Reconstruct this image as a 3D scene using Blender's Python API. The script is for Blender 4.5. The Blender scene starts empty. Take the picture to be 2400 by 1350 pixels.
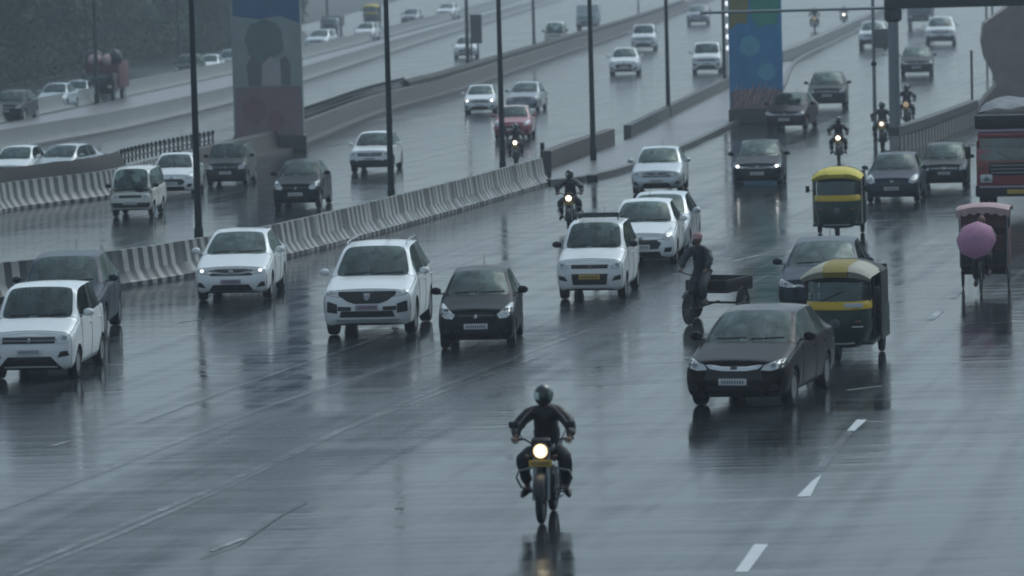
import bpy, bmesh, math, random
from mathutils import Vector, Matrix, Euler
from mathutils.bvhtree import BVHTree
R = math.radians
random.seed(7)
SC = bpy.context.scene
COL = SC.collection

# ------------------------------------------------------------------ camera
CAM_H, FPX, PX, PY, ROLL = 7.7, 10000.0, 1200.0, 675.0, R(1.5)
PITCH = math.atan((PY + 121.0) / FPX)
CM = Matrix.Rotation(R(90) - PITCH, 4, 'X') @ Matrix.Rotation(-ROLL, 4, 'Z')
cd = bpy.data.cameras.new('camera'); cam = bpy.data.objects.new('camera', cd); COL.objects.link(cam)
cam.matrix_world = Matrix.Translation((0, 0, CAM_H)) @ CM
cd.sensor_width = 36.0; cd.lens = 36.0 * FPX / 2400.0
cd.clip_start = 1.0; cd.clip_end = 3000.0
cd.dof.use_dof = True; cd.dof.focus_distance = 85.0; cd.dof.aperture_fstop = 2.0
SC.camera = cam

# ------------------------------------------------------------------ sky, sun, exposure
w = bpy.data.worlds.new('World'); SC.world = w; w.use_nodes = True
nt = w.node_tree; nt.nodes.clear()
SUN_EL, SUN_ROT = R(52), R(42)
sky = nt.nodes.new('ShaderNodeTexSky'); sky.sky_type = 'NISHITA'; sky.sun_disc = False
sky.sun_elevation = SUN_EL; sky.sun_rotation = SUN_ROT; sky.air_density = 1.0; sky.dust_density = 3.0
hs = nt.nodes.new('ShaderNodeHueSaturation'); hs.inputs['Saturation'].default_value = 0.35
mx = nt.nodes.new('ShaderNodeMix'); mx.data_type = 'RGBA'; mx.blend_type = 'MULTIPLY'
mx.inputs[0].default_value = 1.0; mx.inputs[7].default_value = (0.72, 0.885, 0.985, 1)
bg = nt.nodes.new('ShaderNodeBackground'); bg.inputs['Strength'].default_value = 0.13
wo = nt.nodes.new('ShaderNodeOutputWorld')
nt.links.new(sky.outputs[0], hs.inputs['Color']); nt.links.new(hs.outputs[0], mx.inputs[6])
nt.links.new(mx.outputs[2], bg.inputs[0]); nt.links.new(bg.outputs[0], wo.inputs[0])
sl = bpy.data.lights.new('sun', 'SUN'); sl.energy = 0.5; sl.angle = R(40); sl.color = (1.0, 0.97, 0.93)
so = bpy.data.objects.new('sun', sl); COL.objects.link(so)
so.rotation_euler = Vector((math.sin(SUN_ROT) * math.cos(SUN_EL), math.cos(SUN_ROT) * math.cos(SUN_EL), math.sin(SUN_EL))).to_track_quat('Z', 'Y').to_euler()
SC.view_settings.view_transform = 'Standard'; SC.view_settings.look = 'None'
SC.view_settings.gamma = 1.0; SC.view_settings.use_curve_mapping = False
SC.view_settings.exposure = 0.12
SC.render.engine = 'CYCLES'
cy = SC.cycles
cy.use_denoising = True; cy.max_bounces = 7; cy.diffuse_bounces = 2; cy.glossy_bounces = 3
cy.transparent_max_bounces = 10; cy.transmission_bounces = 3; cy.volume_bounces = 1
cy.sample_clamp_indirect = 4.0; cy.filter_width = 1.9

# ------------------------------------------------------------------ helpers
def ray(x, y):
    d = CM.to_3x3() @ Vector(((x - PX) / FPX, -(y - PY) / FPX, -1.0))
    return d.normalized()
def at(x, y, z=0.0):
    """ground point (height z) seen at a point of the 2400 x 1350 survey sheet"""
    d = ray(x, y); t = (z - CAM_H) / d.z
    return Vector((0, 0, CAM_H)) + d * t
def ppm(x, y):
    return FPX / ((at(x, y) - Vector((0, 0, CAM_H))).length)

def tag(o, label=None, cat=None, group=None, kind=None):
    if label: o['label'] = label
    if cat: o['category'] = cat
    if group: o['group'] = group
    if kind: o['kind'] = kind
    return o
def thing(name, label, cat, loc=(0, 0, 0), rz=0.0, group=None, sc=1.0):
    o = bpy.data.objects.new(name, None); COL.objects.link(o)
    o.location = loc; o.rotation_euler = (0, 0, rz); o.scale = (sc, sc, sc); o.empty_display_size = 0.2
    return tag(o, label, cat, group)
KIDS = {}
def link(name, me, parent=None):
    o = bpy.data.objects.new(name, me); COL.objects.link(o)
    if parent is not None:
        o.parent = parent; KIDS.setdefault(parent.name, []).append(o)
    return o
def copy_tree(o, parent=None):
    c = o.copy(); COL.objects.link(c)
    if parent is not None:
        c.parent = parent; KIDS.setdefault(parent.name, []).append(c)
    for ch in list(KIDS.get(o.name, [])):
        copy_tree(ch, c)
    return c
def each(o):
    yield o
    for ch in KIDS.get(o.name, []):
        yield from each(ch)

class MB:
    def __init__(s): s.bm = bmesh.new()
    def add(s, verts, faces, mi=0):
        vs = [s.bm.verts.new(v) for v in verts]
        for f in faces:
            try:
                fc = s.bm.faces.new([vs[i] for i in f]); fc.material_index = mi
            except ValueError: pass
        return vs
    def box(s, c, d, rot=None, bev=0.0, mi=0):
        b = bmesh.new(); bmesh.ops.create_cube(b, size=1.0)
        for v in b.verts: v.co = Vector((v.co.x * d[0], v.co.y * d[1], v.co.z * d[2]))
        if bev > 0: bmesh.ops.bevel(b, geom=list(b.edges), offset=bev, segments=2, affect='EDGES', profile=0.6)
        M = Matrix.Translation(c) @ (rot.to_matrix().to_4x4() if rot else Matrix())
        s.merge(b, M, mi); return s
    def merge(s, b, M=Matrix(), mi=0):
        b.verts.index_update()
        vs = [s.bm.verts.new(M @ v.co) for v in b.verts]
        for f in b.faces:
            fc = s.bm.faces.new([vs[v.index] for v in f.verts]); fc.material_index = mi
        b.free(); return s
    def cyl(s, a, b, r0, r1=None, n=12, mi=0):
        return s.tube([a, b], [r0, r0 if r1 is None else r1], n, mi)
    def tube(s, pts, r, n=8, mi=0, cap=True):
        pts = [Vector(p) for p in pts]; rr = r if isinstance(r, (list, tuple)) else [r] * len(pts)
        rings = []; pu = None
        for i, p in enumerate(pts):
            t = (pts[min(i + 1, len(pts) - 1)] - pts[max(i - 1, 0)]).normalized()
            u = (pu - t * pu.dot(t)) if pu is not None else t.cross(Vector((0, 0, 1)) if abs(t.z) < .9 else Vector((1, 0, 0)))
            u.normalize(); pu = u; v = t.cross(u)
            rings.append([s.bm.verts.new(p + (u * math.cos(k * 2 * math.pi / n) + v * math.sin(k * 2 * math.pi / n)) * rr[i]) for k in range(n)])
        for i in range(len(rings) - 1):
            for k in range(n):
                f = s.bm.faces.new([rings[i][k], rings[i][(k + 1) % n], rings[i + 1][(k + 1) % n], rings[i + 1][k]]); f.material_index = mi
        if cap:
            for rg, fl in ((rings[0], True), (rings[-1], False)):
                f = s.bm.faces.new(rg[::-1] if fl else rg); f.material_index = mi
        return s
    def lathe(s, prof, c, axis='X', n=20, mi=0):
        """prof: (radius, offset along the axis)"""
        rings = []
        for rr, h in prof:
            ring = []
            for k in range(n):
                a = 2 * math.pi * k / n; p, q = rr * math.cos(a), rr * math.sin(a)
                v = (h, p, q) if axis == 'X' else ((p, h, q) if axis == 'Y' else (p, q, h))
                ring.append(s.bm.verts.new(Vector(v) + Vector(c)))
            rings.append(ring)
        for i in range(len(rings) - 1):
            for k in range(n):
                f = s.bm.faces.new([rings[i][k], rings[i][(k + 1) % n], rings[i + 1][(k + 1) % n], rings[i + 1][k]]); f.material_index = mi
        for rg in (rings[0], rings[-1]):
            try:
                f = s.bm.faces.new(rg); f.material_index = mi
            except ValueError: pass
        return s
    def sphere(s, c, r, n=12, mi=0):
        b = bmesh.new(); bmesh.ops.create_uvsphere(b, u_segments=n, v_segments=max(6, n // 2 + 2), radius=1.0)
        rr = r if isinstance(r, (list, tuple)) else (r, r, r)
        return s.merge(b, Matrix.Translation(c) @ Matrix.Diagonal((rr[0], rr[1], rr[2], 1)), mi)
    def prism(s, poly, y0, y1, mi=0):
        """poly in (x,z), extruded along y"""
        n = len(poly)
        vs = [(p[0], y0, p[1]) for p in poly] + [(p[0], y1, p[1]) for p in poly]
        fs = [list(range(n)), list(range(2 * n - 1, n - 1, -1))] + [[i, i + n, (i + 1) % n + n, (i + 1) % n] for i in range(n)]
        s.add(vs, fs, mi); return s
    def sheet(s, rows, mi=0, close=False):
        vr = [[s.bm.verts.new(p) for p in r] for r in rows]
        for i in range(len(vr) - 1):
            m = len(vr[i])
            for k in range(m if close else m - 1):
                f = s.bm.faces.new([vr[i][k], vr[i][(k + 1) % m], vr[i + 1][(k + 1) % m], vr[i + 1][k]]); f.material_index = mi
        return s
    def build(s, name, mats, parent=None, smooth=True, ang=40):
        bmesh.ops.recalc_face_normals(s.bm, faces=s.bm.faces)
        me = bpy.data.meshes.new(name); s.bm.to_mesh(me); s.bm.free()
        for m in (mats if isinstance(mats, (list, tuple)) else [mats]): me.materials.append(m)
        if smooth and len(me.polygons):
            me.polygons.foreach_set('use_smooth', [True] * len(me.polygons))
            try: me.set_sharp_from_angle(angle=R(ang))
            except Exception: pass
        return link(name, me, parent)
def evaluated(me, mods):
    o = bpy.data.objects.new('tmp', me); COL.objects.link(o)
    mods(o)
    dg = bpy.context.evaluated_depsgraph_get(); dg.update()
    m2 = bpy.data.meshes.new_from_object(o.evaluated_get(dg), preserve_all_data_layers=True, depsgraph=dg)
    bpy.data.objects.remove(o)
    return m2

# ------------------------------------------------------------------ materials
def nodes(m):
    m.use_nodes = True; t = m.node_tree
    return t, t.nodes['Principled BSDF'], t.nodes, t.links
def mat(name, c, rough=0.5, metal=0.0, coat=0.0, var=0.0, scale=6.0, bump=0.0, emit=None, es=0.0, spec=None, ior=None):
    m = bpy.data.materials.new(name); t, p, N, L = nodes(m)
    p.inputs['Base Color'].default_value = (*c, 1); p.inputs['Roughness'].default_value = rough; p.inputs['Metallic'].default_value = metal
    p.inputs['Coat Weight'].default_value = coat; p.inputs['Coat Roughness'].default_value = 0.06
    if ior: p.inputs['IOR'].default_value = ior
    if emit:
        p.inputs['Emission Color'].default_value = (*emit, 1); p.inputs['Emission Strength'].default_value = es
    tc = N.new('ShaderNodeTexCoord')
    nz = N.new('ShaderNodeTexNoise'); nz.inputs['Scale'].default_value = scale; nz.inputs['Detail'].default_value = 5; nz.inputs['Roughness'].default_value = 0.6
    L.new(tc.outputs['Object'], nz.inputs['Vector'])
    if var > 0:
        rp = N.new('ShaderNodeMix'); rp.data_type = 'RGBA'
        a = [max(0, k * (1 - var)) for k in c]; b = [min(1, k * (1 + var)) for k in c]
        rp.inputs[6].default_value = (*a, 1); rp.inputs[7].default_value = (*b, 1)
        L.new(nz.outputs['Fac'], rp.inputs[0]); L.new(rp.outputs[2], p.inputs['Base Color'])
        mr = N.new('ShaderNodeMapRange'); mr.inputs[3].default_value = max(0.03, rough - .1); mr.inputs[4].default_value = min(1, rough + .12)
        L.new(nz.outputs['Fac'], mr.inputs[0]); L.new(mr.outputs[0], p.inputs['Roughness'])
    if bump > 0:
        bp = N.new('ShaderNodeBump'); bp.inputs['Strength'].default_value = bump; bp.inputs['Distance'].default_value = 0.02
        L.new(nz.outputs['Fac'], bp.inputs['Height']); L.new(bp.outputs[0], p.inputs['Normal'])
    return m
def paint(name, c, metal=0.0, rough=0.35, coat=0.8):
    """wet car paint: clear coat beaded with rain drops"""
    m = mat(name, c, rough, metal, coat, 0.06, 3.0)
    t, p, N, L = nodes(m); p.inputs['Specular IOR Level'].default_value = .5 if coat > .6 else .12
    tc = N.new('ShaderNodeTexCoord'); vz = N.new('ShaderNodeTexNoise'); vz.inputs['Scale'].default_value = 55; vz.inputs['Detail'].default_value = 3
    L.new(tc.outputs['Object'], vz.inputs['Vector'])
    bp = N.new('ShaderNodeBump'); bp.inputs['Strength'].default_value = 0.06; bp.inputs['Distance'].default_value = 0.01
    L.new(vz.outputs['Fac'], bp.inputs['Height']); L.new(bp.outputs[0], p.inputs['Coat Normal'])
    return m
def glass(name, tint, clear, ior=1.95):
    m = bpy.data.materials.new(name); t, p, N, L = nodes(m)
    N.remove(p); out = [n for n in N if n.type == 'OUTPUT_MATERIAL'][0]
    tr = N.new('ShaderNodeBsdfTransparent'); tr.inputs[0].default_value = (*tint, 1)
    df = N.new('ShaderNodeBsdfDiffuse'); df.inputs[0].default_value = (0.02, 0.032, 0.031, 1)
    rn = N.new('ShaderNodeTexNoise'); rn.inputs['Scale'].default_value = 2.2; rn.inputs['Detail'].default_value = 6; rn.inputs['Roughness'].default_value = .65
    tc0 = N.new('ShaderNodeTexCoord'); mp0 = N.new('ShaderNodeMapping'); mp0.inputs['Scale'].default_value = (1.6, 1, .7); L.new(tc0.outputs['Object'], mp0.inputs[0]); L.new(mp0.outputs[0], rn.inputs[0])
    r1 = N.new('ShaderNodeMapRange'); r1.inputs[1].default_value = .35; r1.inputs[2].default_value = .7; r1.inputs[3].default_value = (1 - clear) * .4; r1.inputs[4].default_value = min(1, (1 - clear) * 2.4); L.new(rn.outputs['Fac'], r1.inputs[0])
    m1 = N.new('ShaderNodeMixShader'); L.new(r1.outputs[0], m1.inputs[0]); L.new(tr.outputs[0], m1.inputs[1]); L.new(df.outputs[0], m1.inputs[2])
    gl = N.new('ShaderNodeBsdfGlossy'); gl.inputs['Roughness'].default_value = 0.06; gl.inputs['Color'].default_value = (0.84, 1.0, 0.96, 1)
    tc = N.new('ShaderNodeTexCoord'); nz = N.new('ShaderNodeTexNoise'); nz.inputs['Scale'].default_value = 40; L.new(tc.outputs['Object'], nz.inputs['Vector'])
    bp = N.new('ShaderNodeBump'); bp.inputs['Strength'].default_value = 0.1; bp.inputs['Distance'].default_value = 0.01; L.new(nz.outputs['Fac'], bp.inputs['Height']); L.new(bp.outputs[0], gl.inputs['Normal'])
    fr = N.new('ShaderNodeFresnel'); fr.inputs[0].default_value = ior
    r2 = N.new('ShaderNodeMapRange'); r2.inputs[1].default_value = .3; r2.inputs[2].default_value = .72; r2.inputs[3].default_value = .45; r2.inputs[4].default_value = 1.15; L.new(rn.outputs['Fac'], r2.inputs[0])
    mu = N.new('ShaderNodeMath'); mu.operation = 'MULTIPLY'; L.new(fr.outputs[0], mu.inputs[0]); L.new(r2.outputs[0], mu.inputs[1])
    m2 = N.new('ShaderNodeMixShader'); L.new(mu.outputs[0], m2.inputs[0]); L.new(m1.outputs[0], m2.inputs[1]); L.new(gl.outputs[0], m2.inputs[2])
    L.new(m2.outputs[0], out.inputs[0])
    return m
M = {}
M['white'] = paint('white_paint', (0.76, 0.785, 0.775)); M['cream'] = paint('cream_paint', (0.62, 0.63, 0.55))
M['silver'] = paint('silver_paint', (0.50, 0.54, 0.56), 0.5); M['grey'] = paint('grey_paint', (0.20, 0.23, 0.25), 0.4)
M['palegrey'] = paint('pale_grey_paint', (0.36, 0.40, 0.41), 0.4)
M['darkgrey'] = paint('dark_grey_paint', (0.009, 0.010, 0.011), 0.0, .32, .06); M['black'] = paint('black_paint', (0.006, 0.0028, 0.0035), 0.0, .22, .04)
M['navy'] = paint('navy_paint', (0.006, 0.009, 0.015), 0.0, .32, .08); M['slate'] = paint('slate_blue_paint', (0.022, 0.032, 0.052), 0.05, .35, .15)
M['olive'] = paint('green_grey_paint', (0.020, 0.028, 0.026), 0.05, .35, .15)
M['maroon'] = paint('maroon_paint', (0.026, 0.006, 0.009), 0.0, .32, .06); M['red'] = paint('red_paint', (0.34, 0.035, 0.055), 0.1)
M['truckred'] = paint('truck_red_paint', (0.28, 0.025, 0.035)); M['violet'] = paint('violet_grey_paint', (0.15, 0.12, 0.17), 0.2)
M['paleblue'] = paint('pale_blue_paint', (0.33, 0.42, 0.45))
M['glass'] = glass('windscreen_glass', (0.66, 0.80, 0.77), 0.86); M['sideglass'] = glass('side_window_glass', (0.30, 0.36, 0.36), 0.75, 1.16)
M['trim'] = mat('black_plastic', (0.006, 0.0065, 0.007), 0.5, var=.2); M['arch'] = mat('wheel_well', (0.003, 0.003, 0.0035), 0.9)
M['tyre'] = mat('tyre_rubber', (0.006, 0.006, 0.007), 0.65, var=.3, scale=20); M['rim'] = mat('alloy_rim', (0.30, 0.31, 0.32), 0.35, 0.8, var=.1)
M['chrome'] = mat('chrome', (0.26, 0.28, 0.29), 0.3, 0.9); M['chrome_bright'] = mat('bright_chrome', (0.66, 0.68, 0.70), 0.3, 0.7); M['lens'] = mat('lamp_lens', (0.55, 0.58, 0.57), 0.2, 0.15, 0.8, var=.45, scale=14)
M['lamp'] = mat('lit_lamp', (1, 1, 1), 0.3, emit=(1.0, 0.97, 0.9), es=7.0)
M['dimlamp'] = mat('dim_lamp', (1, 1, 1), 0.3, emit=(0.95, 0.98, 1.0), es=1.1)
M['warm'] = mat('warm_headlamp', (1, 1, 1), 0.3, emit=(1.0, 0.86, 0.58), es=14.0)
M['plate'] = mat('plate_white', (0.62, 0.62, 0.62), 0.4, var=.1); M['plate_y'] = mat('plate_yellow', (0.55, 0.36, 0.06), 0.4, var=.1)
M['plate_p'] = mat('plate_wrap', (0.42, 0.33, 0.40), 0.5, var=.1)
M['mark'] = mat('plate_mark', (0.06, 0.06, 0.07), 0.6)
M['seat'] = mat('seat_cloth', (0.13, 0.13, 0.12), 0.8, var=.2); M['dash'] = mat('dashboard', (0.010, 0.011, 0.012), 0.6)
M['amber'] = mat('amber_lens', (0.16, 0.06, 0.015), 0.3, coat=.5)
M['wiper'] = mat('wiper_black', (0.01, 0.01, 0.011), 0.5)
M['steel'] = mat('galvanised_steel', (0.22, 0.25, 0.26), 0.45, 0.4, var=.25, scale=4); M['darksteel'] = mat('dark_steel', (0.014, 0.020, 0.025), 0.45, 0.3, var=.25, scale=3)
# ------------------------------------------------------------------ cars: one lofted shell per body type, cut into panels
TAGS = ['body', 'bonnet', 'bumper', 'roof', 'windscreen', 'rear_window', 'side_front', 'side_rear', 'door_front', 'door_rear', 'trim', 'arch']
TI = {k: i for i, k in enumerate(TAGS)}
DUMMY = [bpy.data.materials.new('panel_' + k) for k in TAGS]
def car_shell(p):
    L, W, H, fo, wb = p['L'], p['W'], p['H'], p['fo'], p['wb']
    hw = W / 2; yF = -fo; yR = L - fo; zb = p.get('zb', .19)
    zh, zc, yc, yr, ye, yd, zd = p['zh'], p['zc'], p['yc'], p['yr'], p['ye'], p['yd'], p['zd']
    wr = hw * p.get('wr', .70); belt_rise = p.get('rise', .06)
    def lin(a, b, t): return a + (b - a) * t
    yb = p.get('yb', lin(yr, ye, .42))
    zbc = zc - .03                         # belt at the cowl
    def belt(y): return zbc + belt_rise * max(0, (y - yc)) / max(.1, (yd - yc))
    # (y, ztop, zbelt, width factor, row6 half width, row7 half width)
    rg = p.get('nose', .86)
    st = [(yF, zh - .09, zh - .15, rg, hw * .72, hw * .62),
          (yF + .10, zh - .015, zh - .07, (rg + 1) / 2 + .02, hw * .80, hw * .70),
          (yF + .34, zh + .03, zh - .02, 1.0, hw * .84, hw * .74),
          (lin(yF + .34, yc, .55), lin(zh + .03, zc, .58) + .012, lin(zh, zbc, .55), 1.0, hw * .86, hw * .78),
          (yc, zc, zbc, 1.0, hw * .88, hw * .83)]
    for t in (.34, .70):
        st.append((lin(yc, yr, t), lin(zc, H - .045, t) + .03, belt(lin(yc, yr, t)), 1.0, lin(hw * .88, wr, t) + .01, lin(hw * .83, wr - .06, t)))
    st += [(yr, H - .035, belt(yr), 1.0, wr, wr - .06), (yb, H - .006, belt(yb), 1.0, wr + .01, wr - .06), (yb + .11, H, belt(yb + .11), 1.0, wr + .01, wr - .06),
           (lin(yb + .11, ye, .6), H - .008, belt(lin(yb, ye, .6)), 1.0, wr, wr - .06), (ye, H - .05, belt(ye), .99, wr - .02, wr - .09),
           (yd, zd, belt(yd) if zd > belt(yd) - .02 else zd - .03, .97, hw * .80, hw * .72),
           (max(yd + .03, yR - .22), zd - .015, min(belt(yd), zd - .04), .95, hw * .80, hw * .70), (yR, zd - .12, zd - .2, .86, hw * .72, hw * .6)]
    bulge = [0, 0, 0, 0, 1, .8, .6, .4, 0, 0, 0, 0, 0, 0, 0]
    lean = [.10, .06, .02, 0, .03, .08, .12, .13, .13, .13]
    lk = p.get('lean', 1.0)
    bm = bmesh.new(); rows = []
    for i, (y, zt, zbl, wf, w6, w7) in enumerate(st):
        h = hw * wf; cab = 5 <= i <= 11
        wb5 = h * (.955 if 4 <= i <= 12 else .94)
        zbb = zb + (.05 if i == 0 else (.07 if i == 14 else 0))
        sec = [(0, zbb), (h * .84, zbb), (h * .955, zbb + .05), (h, zbb + .46 * (zbl - zbb)), (h * .985, zbl - .07), (wb5, zbl), (min(w6, wb5 - .01), zt - .01), (w7, zt + .0), (w7 * .55, zt + p.get('crown', .03) * .8), (0, zt + p.get('crown', .03))]
        L_, R_ = [], []
        for j, (x, z) in enumerate(sec):
            dy = lean[j] * lk if i == 0 else (-lean[j] * .8 if i == 14 else 0)
            if j >= 8: dy -= .07 * bulge[i] * (1 if j == 8 else 1.35)
            if j == 7: dy -= .02 * bulge[i]
            if i == 4 and j in (6, 5): dy += .05
            R_.append(bm.verts.new((x, y + dy, z))); L_.append(R_[-1] if j in (0, 9) else bm.verts.new((-x, y + dy, z)))
        rows.append((L_, R_))
    def tagof(i, j):
        if j == 0: return 'trim'
        if i == 0 and j <= (2 if p.get('dark_bumper') else 4): return 'bumper'
        if i <= 3 and j >= 5 and i >= 1: return 'bonnet'
        if 4 <= i <= 6 and j >= 7: return 'windscreen'
        if i == 11 and j >= 7: return 'rear_window'
        if 7 <= i <= 10 and j >= 6: return 'roof'
        if j == 5:
            if i in (5, 6, 7): return 'side_front'
            if i == 8: return 'trim'
            if i in (9, 10): return 'side_rear'
            if i == 11 and p.get('quarter'): return 'side_rear'
        if 2 <= j <= 4:
            if 5 <= i <= 7: return 'door_front'
            if 8 <= i <= 10: return 'door_rear'
        if j == 1 and p.get('clad'): return 'trim'
        return 'body'
    for i in range(len(st) - 1):
        for sd in (0, 1):
            for j in range(9):
                a, b = rows[i][sd], rows[i + 1][sd]
                q = [a[j], b[j], b[j + 1], a[j + 1]]
                if len(set(q)) < 3: continue
                f = bm.faces.new(q); f.material_index = TI[tagof(i, j)]
    for i, s in ((0, -1), (14, 1)):
        L_, R_ = rows[i]
        cen = [L_[0]] + [bm.verts.new((0, L_[j].co.y + s * .06, L_[j].co.z)) for j in range(1, 9)] + [L_[9]]
        for j in range(9):
            for sd in (L_, R_):
                q = []
                for v in (sd[j], cen[j], cen[j + 1], sd[j + 1]):
                    if v not in q: q.append(v)
                f = bm.faces.new(q); f.material_index = TI['bumper' if (i == 0 and j <= (2 if p.get('dark_bumper') else 4)) else 'body']
    bmesh.ops.recalc_face_normals(bm, faces=bm.faces)
    cl = bm.edges.layers.float.get('crease_edge') or bm.edges.layers.float.new('crease_edge')
    for e in bm.edges:
        if len(e.link_faces) == 2:
            ts = {TAGS[f.material_index] for f in e.link_faces}
            if len(ts) == 2 and ('windscreen' in ts or 'rear_window' in ts or 'side_front' in ts or 'side_rear' in ts): e[cl] = .8
            elif len(ts) == 2 and 'trim' in ts: e[cl] = .5
    me = bpy.data.meshes.new('shell'); bm.to_mesh(me); bm.free()
    for m in DUMMY: me.materials.append(m)
    def sub(o):
        m = o.modifiers.new('s', 'SUBSURF'); m.levels = 2; m.render_levels = 2
    me = evaluated(me, sub)
    co = [v.co.copy() for v in me.vertices]
    mn = [min(c[k] for c in co) for k in range(3)]; mxx = [max(c[k] for c in co) for k in range(3)]
    tgt = [(-hw, hw), (yF, yR), (zb, H)]
    for v in me.vertices:
        for k in range(3):
            v.co[k] = tgt[k][0] + (v.co[k] - mn[k]) / (mxx[k] - mn[k]) * (tgt[k][1] - tgt[k][0])
    # wheel openings
    rw = p['rw']; cb = MB()
    for y in (0, wb):
        for s in (-1, 1):
            cb.lathe([(rw + .045, s * (hw - .30)), (rw + .055, s * (hw + .1))], (0, y, rw + .01), 'X', 28, TI['arch'])
    bmesh.ops.recalc_face_normals(cb.bm, faces=cb.bm.faces)
    cm = bpy.data.meshes.new('cut'); cb.bm.to_mesh(cm); cb.bm.free()
    for m in DUMMY: cm.materials.append(m)
    co_ = bpy.data.objects.new('cut', cm); COL.objects.link(co_)
    def cut(o):
        b = o.modifiers.new('b', 'BOOLEAN'); b.operation = 'DIFFERENCE'; b.object = co_; b.solver = 'EXACT'; b.material_mode = 'INDEX'
    me = evaluated(me, cut); bpy.data.objects.remove(co_)
    return me

def split_shell(me):
    """one mesh per panel"""
    out = {}
    vs = [v.co.copy() for v in me.vertices]
    for pl in me.polygons:
        k = TAGS[pl.material_index]
        if k in ('trim', 'arch'): k = 'body'
        if k.startswith('side') or k.startswith('door'): k += '_l' if pl.center.x < 0 else '_r'
        out.setdefault(k, []).append(pl)
    own = {}; gap = []
    for k, pls in out.items():
        for pl in pls:
            for ek in pl.edge_keys: own.setdefault(ek, []).append(k)
    G = ('body', 'bonnet', 'bumper', 'door_front_l', 'door_front_r', 'door_rear_l', 'door_rear_r')
    for ek, ks in own.items():
        if len(ks) == 2 and ks[0] != ks[1] and ks[0] in G and ks[1] in G: gap.append(ek)
    res = {}
    for k, pls in out.items():
        mp = {}; V = []; F = []; MI = []
        for pl in pls:
            f = []
            for i in pl.vertices:
                if i not in mp: mp[i] = len(V); V.append(vs[i])
                f.append(mp[i])
            F.append(f); MI.append({'trim': 1, 'arch': 2}.get(TAGS[pl.material_index], 0))
        if k == 'body':                      # dark shut lines between the panels
            for a, b in gap:
                p, q = vs[a], vs[b]; d = (q - p)
                if d.length < 1e-5: continue
                u = d.orthogonal().normalized() * .0065; v = d.normalized().cross(u); i0 = len(V)
                for e in (p, q): V += [e + u, e + v, e - u, e - v]
                for j in range(4): F.append([i0 + j, i0 + (j + 1) % 4, i0 + 4 + (j + 1) % 4, i0 + 4 + j]); MI.append(1)
        m = bpy.data.meshes.new(k); m.from_pydata(V, [], F)
        for i, q in enumerate(m.polygons): q.material_index = MI[i]; q.use_smooth = True
        m.set_sharp_from_angle(angle=R(50)); res[k] = m
    return res

def patch(bvh, poly, off=.008, mir=False, axis='F', step=.07, depth=.03):
    """a thin shaped piece lying on the shell: poly in (x,z) seen from the front, or (y,z) seen from the side"""
    bm = bmesh.new()
    sg = -1 if mir else 1
    P = [bm.verts.new((sg * a, 0, b)) for a, b in poly]
    bm.faces.new(P)
    for k, ax in ((0, Vector((1, 0, 0))), (2, Vector((0, 0, 1)))):
        lo = min(v.co[k] for v in bm.verts); hi = max(v.co[k] for v in bm.verts)
        n = int((hi - lo) / step)
        for i in range(1, n + 1):
            pt = Vector((0, 0, 0)); pt[k] = lo + (hi - lo) * i / (n + 1)
            bmesh.ops.bisect_plane(bm, geom=bm.verts[:] + bm.edges[:] + bm.faces[:], plane_co=pt, plane_no=ax)
    bm.verts.index_update(); V = []; last = None
    for v in bm.verts:
        o = Vector((v.co.x, -6, v.co.z)) if axis == 'F' else Vector((sg * 4, sg * v.co.x, v.co.z))
        d = Vector((0, 1, 0)) if axis == 'F' else Vector((-sg, 0, 0))
        h = bvh.ray_cast(o, d)
        if h[0] is None:
            q = o.copy()
            if axis == 'F': q.y = last.y if last else -.6
            else: q.x = last.x if last else sg * .8
        else: q = h[0]
        last = q; V.append(q - d * off)
    d = Vector((0, 1, 0)) if axis == 'F' else Vector((-sg, 0, 0))
    mb = MB(); n = len(V)
    vs = [mb.bm.verts.new(q) for q in V]; vb = {}
    for f in bm.faces: mb.bm.faces.new([vs[v.index] for v in f.verts])
    for e in bm.edges:
        if len(e.link_faces) == 1:
            a, b = e.verts[0].index, e.verts[1].index
            for i in (a, b):
                if i not in vb: vb[i] = mb.bm.verts.new(V[i] + d * depth)
            mb.bm.faces.new([vs[a], vs[b], vb[b], vb[a]])
    bm.free()
    return mb

def wheel_meshes(rw, ww):
    t = MB().lathe([(rw * .62, -ww / 2 + .01), (rw * .90, -ww / 2), (rw * .985, -ww / 2 + .03), (rw, 0), (rw * .985, ww / 2 - .03), (rw * .90, ww / 2), (rw * .62, ww / 2 - .01), (rw * .6, 0)], (0, 0, 0), 'X', 28)
    r = MB().lathe([(rw * .62, ww / 2 - .012), (rw * .58, ww / 2 - .03), (rw * .55, ww / 2 - .06)], (0, 0, 0), 'X', 24)
    for k in range(5):
        a = 2 * math.pi * k / 5
        r.box((ww / 2 - .025, rw * .3 * math.cos(a), rw * .3 * math.sin(a)), (.02, rw * .58, rw * .17), Euler((a, 0, 0)))
    r.lathe([(rw * .14, ww / 2 - .03), (rw * .13, ww / 2 - .008), (0.001, ww / 2 - .006)], (0, 0, 0), 'X', 12)
    return t, r

def bars(poly_x0, poly_x1, z, n=6):
    return [(poly_x0 + (poly_x1 - poly_x0) * (i + .25) / n, poly_x0 + (poly_x1 - poly_x0) * (i + .75) / n, z) for i in range(n)]

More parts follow.
